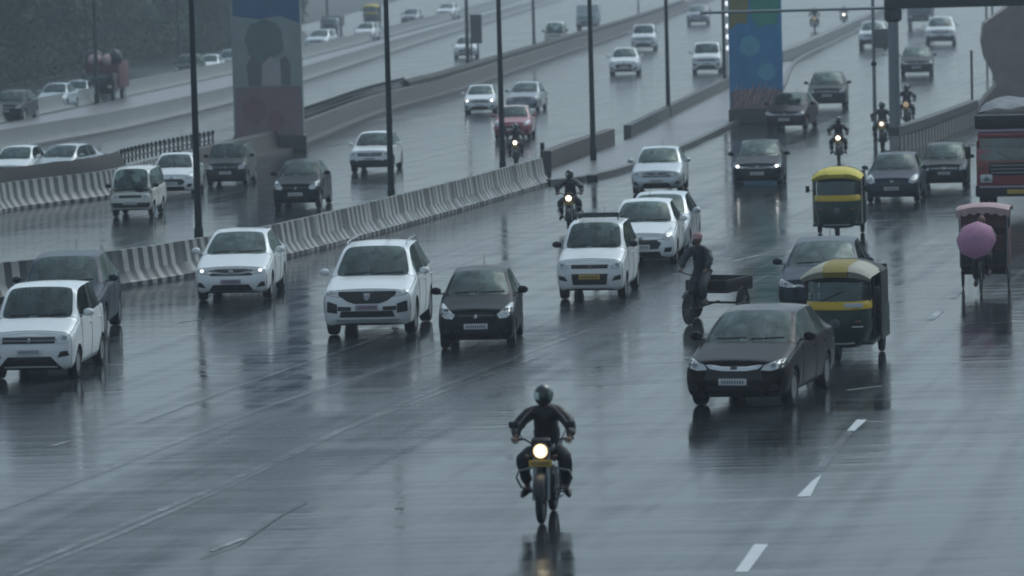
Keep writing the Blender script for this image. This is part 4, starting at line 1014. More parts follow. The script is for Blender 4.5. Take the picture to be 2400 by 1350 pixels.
# ------------------------------------------------------------------ motorcycle
def motorcycle(label, tank):
    t = thing('motorcycle', label, 'motorcycle')
    tb = MB().lathe([(.225, -.035), (.27, -.046), (.297, -.030), (.305, 0), (.297, .030), (.27, .046), (.225, .035), (.222, 0)], (0, 0, 0), 'X', 28)
    w0 = tb.build('wheel', M['tyre'], t)
    rb = MB().lathe([(.226, -.03), (.21, -.03), (.205, 0), (.21, .03), (.226, .03)], (0, 0, 0), 'X', 24)
    for k in range(6):
        a = 2 * math.pi * k / 6; rb.box((0, .11 * math.cos(a), .11 * math.sin(a)), (.025, .21, .035), Euler((a, 0, 0)))
    rb.lathe([(.001, -.06), (.05, -.055), (.05, .055), (.001, .06)], (0, 0, 0), 'X', 14); rb.build('rim', M['darksteel'], w0)
    w1 = copy_tree(w0, t); w0.location = (0, 0, .305); w1.location = (0, 1.28, .305)
    for s in (-1, 1): MB().tube([(s * .085, 0, .305), (s * .085, .06, .55), (s * .085, .20, .98)], [.026, .028, .022], 10).build('fork_leg', M['steel'], t)
    rows = []
    for i in range(13):
        a = R(15 + i * 120 / 12); rows.append([(x, .02 - .345 * math.cos(a) * 1.0, .305 + .345 * math.sin(a) + dz) for x, dz in ((-.075, -.05), (-.06, 0), (0, .012), (.06, 0), (.075, -.05))])
    MB().sheet(rows).build('mudguard', M['trim'], t)
    MB().tube([(-.37, .30, 1.06), (-.22, .24, 1.06), (-.12, .26, .99), (.12, .26, .99), (.22, .24, 1.06), (.37, .30, 1.06)], .013, 8).build('handlebar', M['darksteel'], t)
    for s in (-1, 1):
        MB().tube([(s * .27, .262, 1.06), (s * .40, .312, 1.06)], .019, 8).build('grip', M['trim'], t)
        MB().tube([(s * .30, .20, 1.05), (s * .40, .24, 1.05)], .007, 6).build('lever', M['chrome'], t)
        mi = MB().tube([(s * .25, .25, 1.06), (s * .33, .23, 1.22)], .007, 6).box((s * .36, .23, 1.25), (.13, .03, .085), Euler((0, 0, s * .2)), .012).build('mirror', M['trim'], t)
        MB().tube([(s * .10, .12, .86), (s * .16, .10, .86)], .01, 6).box((s * .18, .09, .86), (.05, .04, .04), None, .012).build('indicator', M['amber'], t)
    hl = MB().lathe([(.06, .20), (.105, .12), (.115, .06), (.112, .045)], (0, 0, .93), 'Y', 20).box((0, .14, 1.03), (.26, .10, .12), Euler((R(25), 0, 0)), .04).build('headlamp_cowl', M['trim'], t)
    le = MB().lathe([(.064, .045), (.058, .030), (.035, .018), (.001, .014)], (0, 0, .93), 'Y', 20).build('headlamp', M['lamp'], t)
    le.material_slots[0].link = 'OBJECT'; le.material_slots[0].material = M['lamp']
    MB().lathe([(.066, .050), (.078, .038), (.094, .044), (.098, .060)], (0, 0, .93), 'Y', 20).build('headlamp_rim', M['rimglow'], t)
    pl = MB().box((0, .03, .775), (.30, .012, .085), None, .004).build('number_plate', M['plate_y'], t)
    pm = MB()
    for a, b, z in bars(-.12, .12, .775, 7): pm.box(((a + b) / 2, .022, z), (b - a, .004, .045))
    pm.build('registration_mark', M['mark'], pl)
    rows = []
    for y, hw_, z0, z1 in ((.28, .06, .82, .93), (.36, .13, .76, 1.0), (.50, .155, .76, 1.03), (.64, .12, .78, .97), (.72, .07, .80, .88)):
        rows.append([(hw_ * math.sin(a), y, (z0 + z1) / 2 + (z1 - z0) / 2 * math.cos(a)) for a in [k * 2 * math.pi / 14 for k in range(14)]])
    tk = MB().sheet(rows, close=True).build('fuel_tank', M[tank], t); tk.material_slots[0].link = 'OBJECT'; tk.material_slots[0].material = M[tank]
    MB().box((0, 1.02, .80), (.25, .72, .10), None, .045).build('saddle', M['trim'], t)
    MB().box((0, .55, .45), (.26, .34, .30), None, .05).box((0, .42, .58), (.20, .18, .20), Euler((R(-20), 0, 0)), .03).box((0, .55, .30), (.34, .26, .12), None, .04).build('engine', M['darksteel'], t)
    MB().tube([(0, .22, .95), (0, .35, .75), (0, .42, .35), (0, .75, .35)], .03, 8).tube([(0, .3, .85), (0, .75, .75), (0, 1.3, .78)], .028, 8).build('frame', M['trim'], t)
    MB().tube([(.12, .45, .42), (.15, .40, .28), (.17, .75, .28), (.18, 1.25, .36)], [.02, .022, .03, .042], 10).build('exhaust', M['chrome'], t)
    for s in (-1, 1):
        MB().tube([(s * .06, .38, .70), (s * .33, .36, .64), (s * .36, .37, .55), (s * .30, .40, .42), (s * .08, .44, .36)], .014, 8).build('crash_guard', M['chrome'], t)
        MB().tube([(s * .08, .66, .33), (s * .31, .66, .33)], .014, 8).build('foot_peg', M['trim'], t)
        MB().tube([(s * .10, .75, .37), (s * .10, 1.28, .305)], .024, 8).build('swing_arm', M['darksteel'], t)
        MB().tube([(s * .12, 1.22, .34), (s * .12, 1.10, .72)], .03, 8).build('shock_absorber', M['steel'], t)
    MB().box((0, 1.42, .80), (.16, .16, .09), None, .03).build('tail_lamp', M['red'], t)
    return t, le, tk
MOTO = motorcycle('', 'darkgrey')
RIDER = person('', J_RIDE, M['jacket'], M['jeans'], M['boot'], helmet=M['helmet'], piping=M['piping'])
for c in each(RIDER[0]):
    for i, sl_ in enumerate(c.material_slots):
        mm_ = sl_.material; sl_.link = 'OBJECT'; sl_.material = mm_
BIKES = []
def bike(x, y, a, lab, plab, lamp='lamp', tank='darkgrey', jacket=None, helmet=None, sc=1.0, lean=0.0):
    P = at(x, y); rz = -(math.atan2(P.x, P.y) + R(a)); first = not BIKES
    t = MOTO[0] if first else copy_tree(MOTO[0]); r = RIDER[0] if first else copy_tree(RIDER[0])
    for o in (t, r): o.location = P; o.rotation_euler = (0, R(lean), rz); o.scale = (sc,) * 3
    tag(t, lab, 'motorcycle', 'motorcycles in the traffic'); tag(r, plab, 'person', 'motorcycle riders')
    BIKES.append((t, r, lamp, tank, jacket, helmet))
def flush_bikes():
    for t, r, lamp, tank, jacket, helmet in BIKES:
        for c in each(t):
            b = c.name.split('.')[0]
            if b == 'headlamp': c.material_slots[0].material = M[lamp]
            if b == 'fuel_tank': c.material_slots[0].material = M[tank]
        for c in each(r):
            b = c.name.split('.')[0]
            if b == 'jacket' and jacket: c.material_slots[0].material = M[jacket]
            if b == 'helmet' and helmet: c.material_slots[0].material = M[helmet]

# ------------------------------------------------------------------ auto rickshaw
M['ar_green'] = paint('rickshaw_green', (.006, .030, .024), 0.0, .4, .35); M['ar_yellow'] = paint('rickshaw_yellow', (.62, .42, .03), 0.0, .4, .4); M['ar_cream'] = mat('cream_canvas', (.42, .40, .32), .7, var=.25, scale=5, bump=.3)
M['lens_dark'] = mat('dull_lens', (.09, .10, .10), .3, coat=.5); M['ar_black'] = mat('black_canvas', (.007, .008, .008), .7, var=.3, scale=5, bump=.4); M['ar_olive'] = mat('olive_yellow_canvas', (.26, .21, .035), .7, var=.3, scale=6, bump=.4); M['ar_yellow_canvas'] = mat('yellow_canvas', (.66, .54, .07), .65, var=.25, scale=6, bump=.3)
def rickshaw(label, x, y, a, front_mat, side_mat, post_mat, sc=1.0, strip_white=True):
    P = at(x, y); t = thing('auto_rickshaw', label, 'auto rickshaw', P, -(math.atan2(P.x, P.y) + R(a)), 'auto rickshaws in the traffic', sc)
    tb = MB().lathe([(.12, -.04), (.17, -.055), (.195, -.04), (.205, 0), (.195, .04), (.17, .055), (.12, .04), (.118, 0)], (0, 0, 0), 'X', 24); w0 = tb.build('wheel', M['tyre'], t)
    MB().lathe([(.122, -.03), (.06, -.045), (.06, .045), (.122, .03)], (0, 0, 0), 'X', 18).build('rim', M['steel'], w0)
    w1 = copy_tree(w0, t); w2 = copy_tree(w0, t); w0.location = (0, 0, .205); w1.location = (-.56, 1.95, .205); w2.location = (.56, 1.95, .205)
    def plan(hw, y0, dp, z, n=14, ex=2.6):
        out = []
        for i in range(n + 1):
            u = math.pi * i / n - math.pi / 2; s_, c_ = math.sin(u), math.cos(u)
            out.append((hw * math.copysign(abs(s_) ** (2 / ex), s_), y0 + dp * (1 - abs(c_) ** (2 / ex)), z))
        return out
    MB().sheet([plan(.40, -.18, .6, .27), plan(.50, -.25, .7, .36), plan(.575, -.29, .78, .58), plan(.60, -.27, .74, .82), plan(.605, -.20, .66, .97)]).build('front_cowl', M['ar_green'], t)
    MB().sheet([plan(.606, -.215, .66, .965), plan(.61, -.212, .66, 1.0), plan(.602, -.185, .63, 1.10), plan(.59, -.165, .6, 1.115)]).build('cowl_band', M['ar_yellow'], t)
    if strip_white: MB().box((.33, -.165, 1.045), (.34, .02, .085), Euler((0, 0, R(8))), .01).build('sticker', M['plate'], t)
    MB().sheet([plan(.575, -.16, .5, 1.115), plan(.57, -.11, .46, 1.28), plan(.56, -.05, .42, 1.50)]).build('windscreen', M['glass'], t)
    fr = MB()
    for s in (-1, 1): fr.tube([(s * .585, .20, 1.10), (s * .58, .24, 1.28), (s * .565, .28, 1.52)], .022, 8)
    fr.build('windscreen_frame', M['trim'], t)
    MB().tube([(-.56, -.02, 1.505), (-.35, -.07, 1.51), (0, -.09, 1.515), (.35, -.07, 1.51), (.56, -.02, 1.505)], .028, 8).build('header_rail', M['trim'], t)
    # canopy: centre panel, two puffed side panels, black rear hood
    def arc(y, hw, z0, z1, x0=-1, x1=1, n=12):
        return [(hw * (x0 + (x1 - x0) * i / n), y - .06 * (1 - (x0 + (x1 - x0) * i / n) ** 2), z0 + (z1 - z0) * (1 - abs(x0 + (x1 - x0) * i / n) ** 3.2)) for i in range(n + 1)]
    MB().sheet([arc(-.12, .60, 1.50, 1.56, -.36, .36), arc(-.15, .62, 1.56, 1.66, -.36, .36), arc(-.02, .63, 1.62, 1.75, -.38, .38), arc(.5, .63, 1.66, 1.79, -.4, .4), arc(1.3, .63, 1.66, 1.79, -.4, .4)]).build('canopy_centre', front_mat, t)
    for s in (-1, 1):
        a_, b_ = (-1, -.36) if s < 0 else (.36, 1)
        MB().sheet([arc(-.06, .61, 1.47, 1.55, a_, b_), arc(-.12, .64, 1.52, 1.67, a_, b_), arc(-.02, .66, 1.56, 1.755, a_, b_), arc(.5, .66, 1.56, 1.78, a_, b_), arc(1.3, .66, 1.56, 1.78, a_, b_)]).build('canopy_side', side_mat, t)
    MB().sheet([[(-.66, y, .9), (-.66, y, 1.35), *[(v[0], y, v[2]) for v in arc(y, .655, 1.54, zt)], (.66, y, 1.35), (.66, y, .9)] for y, zt in ((1.28, 1.785), (1.7, 1.78), (2.25, 1.70))]).build('rear_hood', M['ar_black'], t)
    MB().box((0, 2.27, 1.25), (1.28, .03, .75), None, .01).build('rear_curtain', M['ar_black'], t)
    for s in (-1, 1):
        MB().box((s * .655, 1.75, .60), (.03, 1.16, .62), None, .012).build('side_panel', M['ar_green'], t)
        MB().tube([(s * .62, .42, .35), (s * .625, .42, 1.0), (s * .62, .36, 1.56)], .028, 8).build('door_post', post_mat, t)
        MB().tube([(s * .64, 1.18, .35), (s * .645, 1.18, 1.6)], .024, 8).build('rear_post', M['trim'], t)
        MB().tube([(s * .58, .1, 1.2), (s * .72, -.02, 1.28)], .010, 6).box((s * .75, -.03, 1.28), (.10, .03, .17), None, .012).build('mirror', M['trim'], t)
        MB().box((s * .42, -.265, .76), (.12, .03, .05), None, .012).build('indicator', M['amber'], t)
    MB().box((0, 1.2, .33), (1.28, 2.15, .06), None, .01).box((0, 2.33, .58), (1.28, .04, .56), None, .01).build('floor_pan', M['ar_green'], t)
    MB().lathe([(.001, -.02), (.07, -.016), (.085, .0), (.085, .06)], (0, -.315, .72), 'Y', 18).build('headlamp', M['lens_dark'], t)
    MB().tube([(-.34, -.22, .36), (-.2, -.36, .36), (.2, -.36, .36), (.34, -.22, .36)], .018, 8).build('bumper_bar', M['steel'], t)
    MB().sheet([[(x, -.24 * math.cos(q) , .205 + .24 * math.sin(q)) for x in (-.08, 0, .08)] for q in [R(10 + 14 * i) for i in range(12)]]).build('mudguard', M['ar_green'], t)
    MB().box((0, .55, .62), (.5, .36, .12), None, .04).box((0, 1.85, .62), (1.18, .5, .16), None, .05).box((0, 2.12, .95), (1.18, .12, .55), None, .05).build('seats', M['dash'], t)
    MB().box((-.42, -.312, .60), (.02, .02, .02)).build('rivet', M['steel'], t) if False else None
    MB().tube([(-.25, .12, 1.02), (.25, .12, 1.02)], .016, 8).build('handlebar', M['trim'], t)
    if strip_white: MB().box((.40, -.21, .66), (.22, .02, .022), Euler((0, 0, R(26))), .004).build('painted_line', M['plate'], t)
    MB().tube([(-.28, -.155, 1.13), (-.05, -.135, 1.22), (.12, -.125, 1.30)], .009, 6).build('wiper', M['wiper'], t)
    return t
J_SIT = dict(pelvis=(0, .58, .74), belly=(0, .57, .92), chest=(0, .53, 1.14), neck=(0, .49, 1.30), head=(0, .46, 1.42), shoulder=(.19, .51, 1.25), elbow=(.29, .34, 1.08), wrist=(.22, .15, 1.04), palm=(.20, .10, 1.03), hip=(.10, .56, .74), knee=(.16, .18, .72), ankle=(.14, .12, .42), toe=(.14, 0, .38))

# ------------------------------------------------------------------ pedal cart and hooded cycle rickshaw
def cycle_wheel(r, parent, loc):
    w0 = MB().lathe([(r * .945, -.013), (r * .985, -.015), (r, 0), (r * .985, .015), (r * .945, .013), (r * .935, 0)], (0, 0, 0), 'X', 28).build('wheel', M['tyre'], parent)
    sp = MB()
    for k in range(12):
        a = math.pi * 2 * k / 12; sp.tube([(0, 0, 0), (0, r * .93 * math.cos(a), r * .93 * math.sin(a))], .0035, 4)
    sp.lathe([(.001, -.05), (.028, -.05), (.028, .05), (.001, .05)], (0, 0, 0), 'X', 10); sp.build('spokes', M['steel'], w0); w0.location = loc; return w0
def cycle_front(t, saddle_z=.94):
    cycle_wheel(.33, t, (0, 0, .33))
    MB().tube([(-.05, 0, .33), (-.05, .12, .75), (0, .18, .95)], .014, 8).tube([(.05, 0, .33), (.05, .12, .75), (0, .18, .95)], .014, 8).build('fork', M['darksteel'], t)
    MB().tube([(0, .16, .88), (0, .42, .32), (0, .66, .85)], .02, 8).tube([(0, .16, .88), (0, .64, .82)], .02, 8).tube([(0, .42, .32), (0, 1.5, .36)], .022, 8).build('frame', M['darksteel'], t)
    MB().tube([(-.28, .30, 1.06), (-.22, .16, 1.05), (0, .17, 1.0), (.22, .16, 1.05), (.28, .30, 1.06)], .012, 8).build('handlebar', M['darksteel'], t)
    MB().box((0, .68, saddle_z - .03), (.20, .26, .07), None, .03).build('saddle', M['trim'], t)
    MB().tube([(-.2, .36, .20), (-.1, .36, .2), (-.08, .42, .32), (.08, .42, .32), (.1, .48, .44), (.2, .48, .44)], .012, 8).build('pedal_crank', M['steel'], t)
    MB().sheet([[(x, -.37 * math.cos(q), .33 + .37 * math.sin(q)) for x in (-.035, 0, .035)] for q in [R(40 + 12 * i) for i in range(10)]]).build('mudguard', M['darksteel'], t)
J_CYC = dict(pelvis=(0, .68, 1.0), belly=(0, .66, 1.17), chest=(0, .58, 1.40), neck=(0, .53, 1.57), head=(0, .49, 1.70), shoulder=(.19, .56, 1.52), elbow=(.30, .42, 1.28), wrist=(.27, .28, 1.10), palm=(.27, .23, 1.09),
             hip=(.10, .66, .98), knee=(.14, .36, .76), ankle=(.14, .50, .48), toe=(.14, .38, .43), knee_l=(-.14, .42, .62), ankle_l=(-.14, .42, .25), toe_l=(-.14, .30, .20))
M['wood'] = mat('dark_wet_wood', (.012, .011, .010), .5, var=.4, scale=6, bump=.3)
def pedal_cart(x, y, a):
    P = at(x, y); rz = -(math.atan2(P.x, P.y) + R(a)); t = thing('pedal_cart', 'dark three wheeled pedal cart with an empty box behind its rider', 'pedal cart', P, rz)
    cycle_front(t)
    for s in (-1, 1): cycle_wheel(.33, t, (s * .52, 1.55, .33))
    MB().tube([(-.55, 1.55, .33), (.55, 1.55, .33)], .022, 8).build('axle', M['darksteel'], t)
    MB().box((0, 1.55, .60), (.92, 1.35, .05), None, .01).build('cart_bed', M['wood'], t)
    for s in (-1, 1): MB().box((s * .445, 1.55, .735), (.03, 1.35, .22), None, .008).build('side_board', M['wood'], t)
    for yy in (.89, 2.21): MB().box((0, yy, .735), (.86, .03, .22), None, .008).build('end_board', M['wood'], t)
    r, _ = person('person in a dark coat and pink cap riding the pedal cart', J_CYC, M['coat_dark'], M['trousers_grey'], M['boot'], cap=M['pinkcap']); r.location = P; r.rotation_euler = (0, 0, rz)
M['coat_dark'] = cloth('dark_blue_coat', (.020, .022, .032), .5); M['pinkcap'] = cloth('pink_cap', (.40, .24, .25)); M['pink'] = cloth('pink_umbrella_cloth', (.46, .21, .33), .6); M['pinkroof'] = cloth('pale_pink_canvas', (.48, .33, .33)); M['hoodred'] = cloth('dark_red_canvas', (.09, .02, .03), .6)
def hooded_rickshaw(x, y, a):
    P = at(x, y); rz = -(math.atan2(P.x, P.y) + R(a)); t = thing('cycle_rickshaw', 'dark red cycle rickshaw with a pale pink canopy, ridden behind an umbrella', 'cycle rickshaw', P, rz)
    cycle_front(t, .80)
    for s in (-1, 1): cycle_wheel(.34, t, (s * .50, 1.55, .34))
    MB().tube([(-.52, 1.55, .34), (.52, 1.55, .34)], .022, 8).build('axle', M['darksteel'], t)
    MB().box((0, 1.40, .52), (.98, .95, .10), None, .02).build('floor', M['maroon'], t); MB().box((0, 1.62, .70), (.96, .46, .22), None, .05).build('seat', M['maroon'], t)
    MB().box((0, 1.88, 1.05), (.98, .08, .62), None, .03).build('seat_back', M['maroon'], t)
    MB().box((0, 1.02, .78), (.96, .04, .86), None, .02).build('front_panel', M['hoodred'], t)
    for s in (-1, 1): MB().box((s * .33, .97, .62), (.30, .06, .5), None, .03).build('leg_shield', M['trim'], t)
    for s in (-1, 1):
        for yy in (.95, 1.92): MB().tube([(s * .50, yy, .5), (s * .52, yy, 1.72)], .018, 8).build('canopy_post', M['steel'], t)
        MB().box((s * .515, 1.45, .92), (.025, .95, .80), None, .01).build('side_curtain', M['hoodred'], t)
    MB().box((0, .93, 1.52), (.98, .02, .30), None, .008).build('front_curtain', M['hoodred'], t); MB().box((0, 1.95, 1.4), (1.0, .02, .7), None, .008).build('back_curtain', M['hoodred'], t)
    MB().sheet([[(.58 * u, yy - .03 * math.cos(u * 9), 1.70 + dz + .08 * (1 - u * u) - (.07 + .03 * math.cos(u * 19) if yy == .80 and dz < 0 else 0)) for u in [i / 10 - 1 for i in range(21)]] for yy, dz in ((.80, -.02), (.80, .06), (.92, .10), (1.4, .12), (2.02, .08), (2.06, -.02))]).build('canopy', M['pinkroof'], t)
    J = dict(J_CYC); dz = -.14
    for k in ('pelvis', 'belly', 'chest', 'neck', 'head', 'shoulder', 'hip'): J[k] = (J[k][0], J[k][1], J[k][2] + dz)
    J.update(elbow=(.28, .40, 1.16), wrist=(.14, .22, 1.20), palm=(.10, .17, 1.20))
    r, _ = person('person in dark clothes crouched behind the pink umbrella on the cycle rickshaw', J, M['coat_brown'], M['jeans'], M['boot']); r.location = P; r.rotation_euler = (0, 0, rz)
    u = thing('umbrella', 'open pink umbrella held out in front of the cycle rickshaw rider', 'umbrella', P, rz)
    ax = Vector((-.12, -.86, .42)).normalized(); c = Vector((-.10, .02, 1.19)); q = ax.to_track_quat('Z', 'Y').to_matrix().to_4x4(); MX = Matrix.Translation(c) @ q
    rows = []
    for rr, h in ((.01, .17), (.12, .155), (.24, .11), (.35, .05), (.44, -.04)):
        rows.append([MX @ Vector((rr * (1 - .06 * (rr / .44) * (k % 2)) * math.cos(k * math.pi / 8), rr * (1 - .06 * (rr / .44) * (k % 2)) * math.sin(k * math.pi / 8), h)) for k in range(16)])
    MB().sheet(rows, close=True).build('umbrella_cloth', M['pink'], u)
    MB().tube([MX @ Vector((0, 0, .22)), MX @ Vector((0, 0, -.35))], .008, 6).build('shaft', M['steel'], u)
    rb = MB()
    for k in range(8): rb.tube([MX @ Vector((0, 0, .155)), MX @ Vector((.42 * math.cos(k * math.pi / 4), .42 * math.sin(k * math.pi / 4), -.035))], .004, 4)
    rb.build('frame_ribs', M['steel'], u)

# ------------------------------------------------------------------ red lorry
def lorry(x, y, a):
    P = at(x, y); t = thing('lorry', 'dark red lorry with a black header board and grey tarpaulin load', 'lorry', P, -(math.atan2(P.x, P.y) + R(a)))
    hw = 1.10
    MB().box((0, .55, 1.30), (2 * hw, 1.75, 1.15), None, .10).build('cab', M['truckred'], t)
    cu = MB().box((0, .62, 2.12), (2 * hw - .06, 1.55, .55), None, .10).build('cab_roof', M['truckred'], t)
    MB().sheet([[(x_ * .97, -.36 + .02 * (x_ / hw) ** 2 + (z_ - 1.5) * .10, z_) for x_ in [hw * (i / 6 - 1) * .93 for i in range(13)]] for z_ in (1.52, 1.8, 2.12)]).build('windscreen', M['glass'], t)
    MB().box((0, -.30, 2.34), (2 * hw, .12, .07), None, .02).build('visor_stripe', M['plate_p'], t)
    MB().box((0, -.30, 2.22), (2 * hw - .1, .06, .10), None, .02).build('header_strip', M['truckred'], t)
    MB().box((0, -.12, 2.58), (2 * hw + .06, .50, .38), None, .06).build('header_board', M['trim'], t)
    MB().box((0, -.36, 1.28), (1.5, .06, .34), None, .03).build('grille', M['trim'], t)
    for k in range(3): MB().box((0, -.395, 1.18 + .1 * k), (1.4, .02, .025), None, .006).build('grille_bar', M['rim'], t)
    MB().box((0, -.42, .68), (2 * hw + .04, .20, .32), None, .05).build('bumper', M['trim'], t)
    MB().box((0, -.54, .80), (2 * hw - .2, .03, .05), None, .01).build('bumper_stripe', M['plate_p'], t)
    for s in (-1, 1):
        h = MB().box((s * .82, -.37, 1.02), (.34, .08, .24), None, .04).build('headlight', M['lens'], t); MB().sphere((s * .82, -.41, 1.02), (.075, .03, .075), 12).build('lamp_bulb', M['chrome'], h)
        MB().box((s * (hw + .22), -.32, 1.75), (.16, .08, .34), None, .03).tube([(s * hw, -.25, 1.95), (s * (hw + .22), -.32, 1.95)], .015, 6).build('mirror', M['trim'], t)
        MB().box((s * (hw - .005), .35, 1.80), (.02, .75, .50), None, .006).build('side_window', M['sideglass'], t)
        MB().tube([(s * .1, -.385, 1.54), (s * .55, -.355, 1.78)], .012, 6).build('wiper', M['wiper'], t)
        MB().box((s * (hw - .12), -.40, 1.32), (.14, .06, .10), None, .02).build('indicator', M['amber'], t)
    tb, rb = wheel_meshes(.46, .26); w0 = tb.build('wheel', M['tyre'], t); rb.build('rim', M['steel'], w0); f = 1
    for yy in (.55, 3.9):
        for s in (-1, 1):
            q = w0 if f else copy_tree(w0, t); f = 0; q.location = (s * .92, yy, .46); q.rotation_euler = (0, 0, 0 if s > 0 else math.pi)
    MB().box((0, 2.9, .78), (.9, 5.4, .22), None, .02).build('chassis', M['trim'], t)
    MB().box((0, 3.55, 1.65), (2.26, 4.0, 1.45), None, .03).build('load_box', M['maroon'], t)
    rows = []
    for i in range(15):
        yy = .15 + 5.5 * i / 14
        rows.append([(1.2 * u, yy, 2.45 + (1 - abs(u) ** 9) * (.46 + .04 * math.sin(i * 1.3 + u * 3)) * min(1, .8 + i * .1) + .03 * math.sin(u * 11 + i)) for u in [k / 8 - 1 for k in range(17)]])
    if True: MB().sheet([[ (p[0], p[1] + .1, p[2] + .12) for p in r] for r in rows]).build('tarpaulin', M['tarp'], t)
    pl = MB().box((0, -.53, .66), (.5, .02, .12), None, .004).build('number_plate', M['plate_y'], t)
    return t
M['tarp'] = mat('grey_tarpaulin', (.11, .115, .12), .45, var=.3, scale=2, bump=.5)
# ------------------------------------------------------------------ hazy loaded truck far left, and far goods vans
def far_truck(x, y, a, label, cab, load, loadh, sc=1.0, lumps=False):
    P = at(x, y); t = thing('truck', label, 'truck', P, -(math.atan2(P.x, P.y) + R(a)), None, sc); hw = 1.05
    MB().box((0, .5, 1.25), (2 * hw, 1.5, 1.2), None, .1).build('cab', cab, t)
    MB().box((0, -.255, 1.50), (1.8, .03, .50), None, .02).build('windscreen', M['glass'], t); MB().box((0, -.30, .70), (2.1, .14, .26), None, .04).build('bumper', M['trim'], t); MB().box((0, -.27, 1.02), (1.3, .03, .2), None, .02).build('grille', M['trim'], t)
    for s in (-1, 1): MB().box((s * .8, -.28, 1.0), (.26, .05, .18), None, .03).build('headlight', M['lens'], t)
    tb, rb = wheel_meshes(.42, .24); w0 = tb.build('wheel', M['tyre'], t); rb.build('rim', M['steel'], w0); f = 1
    for yy in (.5, 3.3):
        for s in (-1, 1):
            q = w0 if f else copy_tree(w0, t); f = 0; q.location = (s * .88, yy, .42); q.rotation_euler = (0, 0, 0 if s > 0 else math.pi)
    MB().box((0, 2.4, .72), (.9, 4.2, .2), None, .02).build('chassis', M['trim'], t)
    lb = MB().box((0, 2.9, .85 + loadh / 2), (2.2, 3.2, loadh), None, .05)
    lb.build('load_box', load, t)
    if lumps:
        for cx, cz, rx, m in ((-.62, 2.75, .62, 'coat_dark'), (-.52, 2.72, .48, 'pinkroof'), (.35, 2.65, .36, 'pinkroof'), (.80, 2.75, .45, 'coat_dark')):
            MB().sphere((cx, 1.6 + (.2 if m == 'coat_dark' else 0), cz), (rx, .6, .62 if m == 'coat_dark' else .42), 14).build('bundle', M[m], t)
    return t
# ------------------------------------------------------------------ traffic
CARS['suv_black'] = dict(CARS['suv_plain'], dark_bumper=1)
NEAR, MID, FAR = 'traffic on the near carriageway', 'traffic on the middle carriageway', 'traffic on the far carriageways'
park('tall', 'white', 88, 886, 11.5, 'white boxy hatchback cut by the left edge of the view', group=NEAR)
park('suv_plain', 'slate', 150, 792, 7, 'dark blue grey SUV mostly hidden behind the white boxy hatchback', group=NEAR)
park('sedan', 'white', 553, 702, 7, 'white sedan with a chrome grille strip beside the striped barrier', lit='dimlamp', group=NEAR, plate='plate_p')
park('suv', 'white', 874, 783, 7, 'large white SUV with roof rails and a wide black grille', group=NEAR, plate='plate_p')
park('hatch', 'darkgrey', 1122, 815, 4, 'small dark grey hatchback with pale headlights beside the large white SUV', group=NEAR)
park('tall_taxi', 'white', 1392, 700, 7, 'white taxi hatchback with a black roof rack and yellow plate', group=NEAR, plate='plate_y')
park('hatch_round', 'white', 1508, 620, 5, 'white hatchback half hidden behind the roof rack taxi', lit='dimlamp', group=NEAR)
park('sedan', 'silver', 1540, 598, 6, 'silver sedan tucked close behind the white hatchback', group=NEAR)
park('sedan_wing', 'black', 1747, 950, 13, 'glossy black sedan with a chrome wing grille in the foreground', 1.03, group=NEAR)
park('sedan', 'slate', 1925, 738, 5, 'dark grey sedan partly hidden by the nearest auto rickshaw', group=NEAR)
park('hatch_round', 'slate', 2095, 474, 5, 'dark blue hatchback just right of the farther auto rickshaw', .93, group=NEAR)
park('suv_plain', 'darkgrey', 2215, 442, 2, 'dark grey SUV between the dark blue hatchback and the red lorry', .82, group=NEAR)
park('sedan', 'navy', 1778, 436, 3, 'dark navy sedan with both headlights shining', .94, lit='lamp', group=NEAR)
park('sedan', 'silver', 1543, 454, 4, 'silver sedan passing the end of the paved island', .94, group=NEAR)
park('sedan', 'maroon', 1846, 305, 9, 'dark maroon sedan right in front of the foot of the blue pier', group=NEAR)
park('suv_plain', 'darkgrey', 1940, 254, 2, 'dark grey SUV behind the maroon sedan', group=NEAR)
park('sedan', 'darkgrey', 2149, 178, 1, 'dark grey sedan right of the gantry column with a pale bonnet', 1.08, group=NEAR)
park('suv_black', 'white', 2205, 106, 1, 'white SUV with a black lower bumper, farthest on the right', 1.22, group=NEAR)
park('suv_black', 'white', 2046, 112, 2, 'white SUV half hidden behind the slim signal post', 1.12, group=NEAR)
# middle carriageway
park('van', 'cream', 314, 508, 10, 'cream box shaped van with a black front bumper', .9, group=MID)
park('hatch_round', 'white', 408, 458, 7, 'white hatchback behind the cream van', .88, group=MID)
park('tall', 'olive', 535, 436, 8, 'dark green grey hatchback at the foot of the mural pier', .86, group=MID)
park('hatch', 'navy', 700, 488, 8, 'dark navy hatchback alone just behind the striped barrier', .97, group=MID)
park('suv_black', 'white', 874, 404, 8, 'white SUV with black bumper behind a tall lamp post', .84, group=MID)
park('sedan', 'white', 1126, 266, 3, 'white car with both headlights glowing and mirrored on the road', .88, lit='lamp', group=MID)
park('sedan', 'grey', 1228, 262, 8, 'grey sedan beside the white car with glowing headlights', .92, group=MID)
park('hatch_round', 'red', 1203, 326, 5, 'dull red hatchback behind a motorcycle and lamp post', .88, group=MID)
park('hatch_round', 'white', 1464, 176, 3, 'white hatchback with dark grille, nearer of two in line', 1.06, group=MID)
park('tall', 'white', 1509, 118, 3, 'white tall car following the white hatchback with dark grille', 1.12, group=MID)
park('tall', 'white', 1657, 172, 2, 'white tall car just left of the lamp post by the blue pier', 1.08, group=MID)
park('sedan', 'violet', 1636, 58, 2, 'faint violet grey car far up the middle carriageway', 1.25, group=MID)
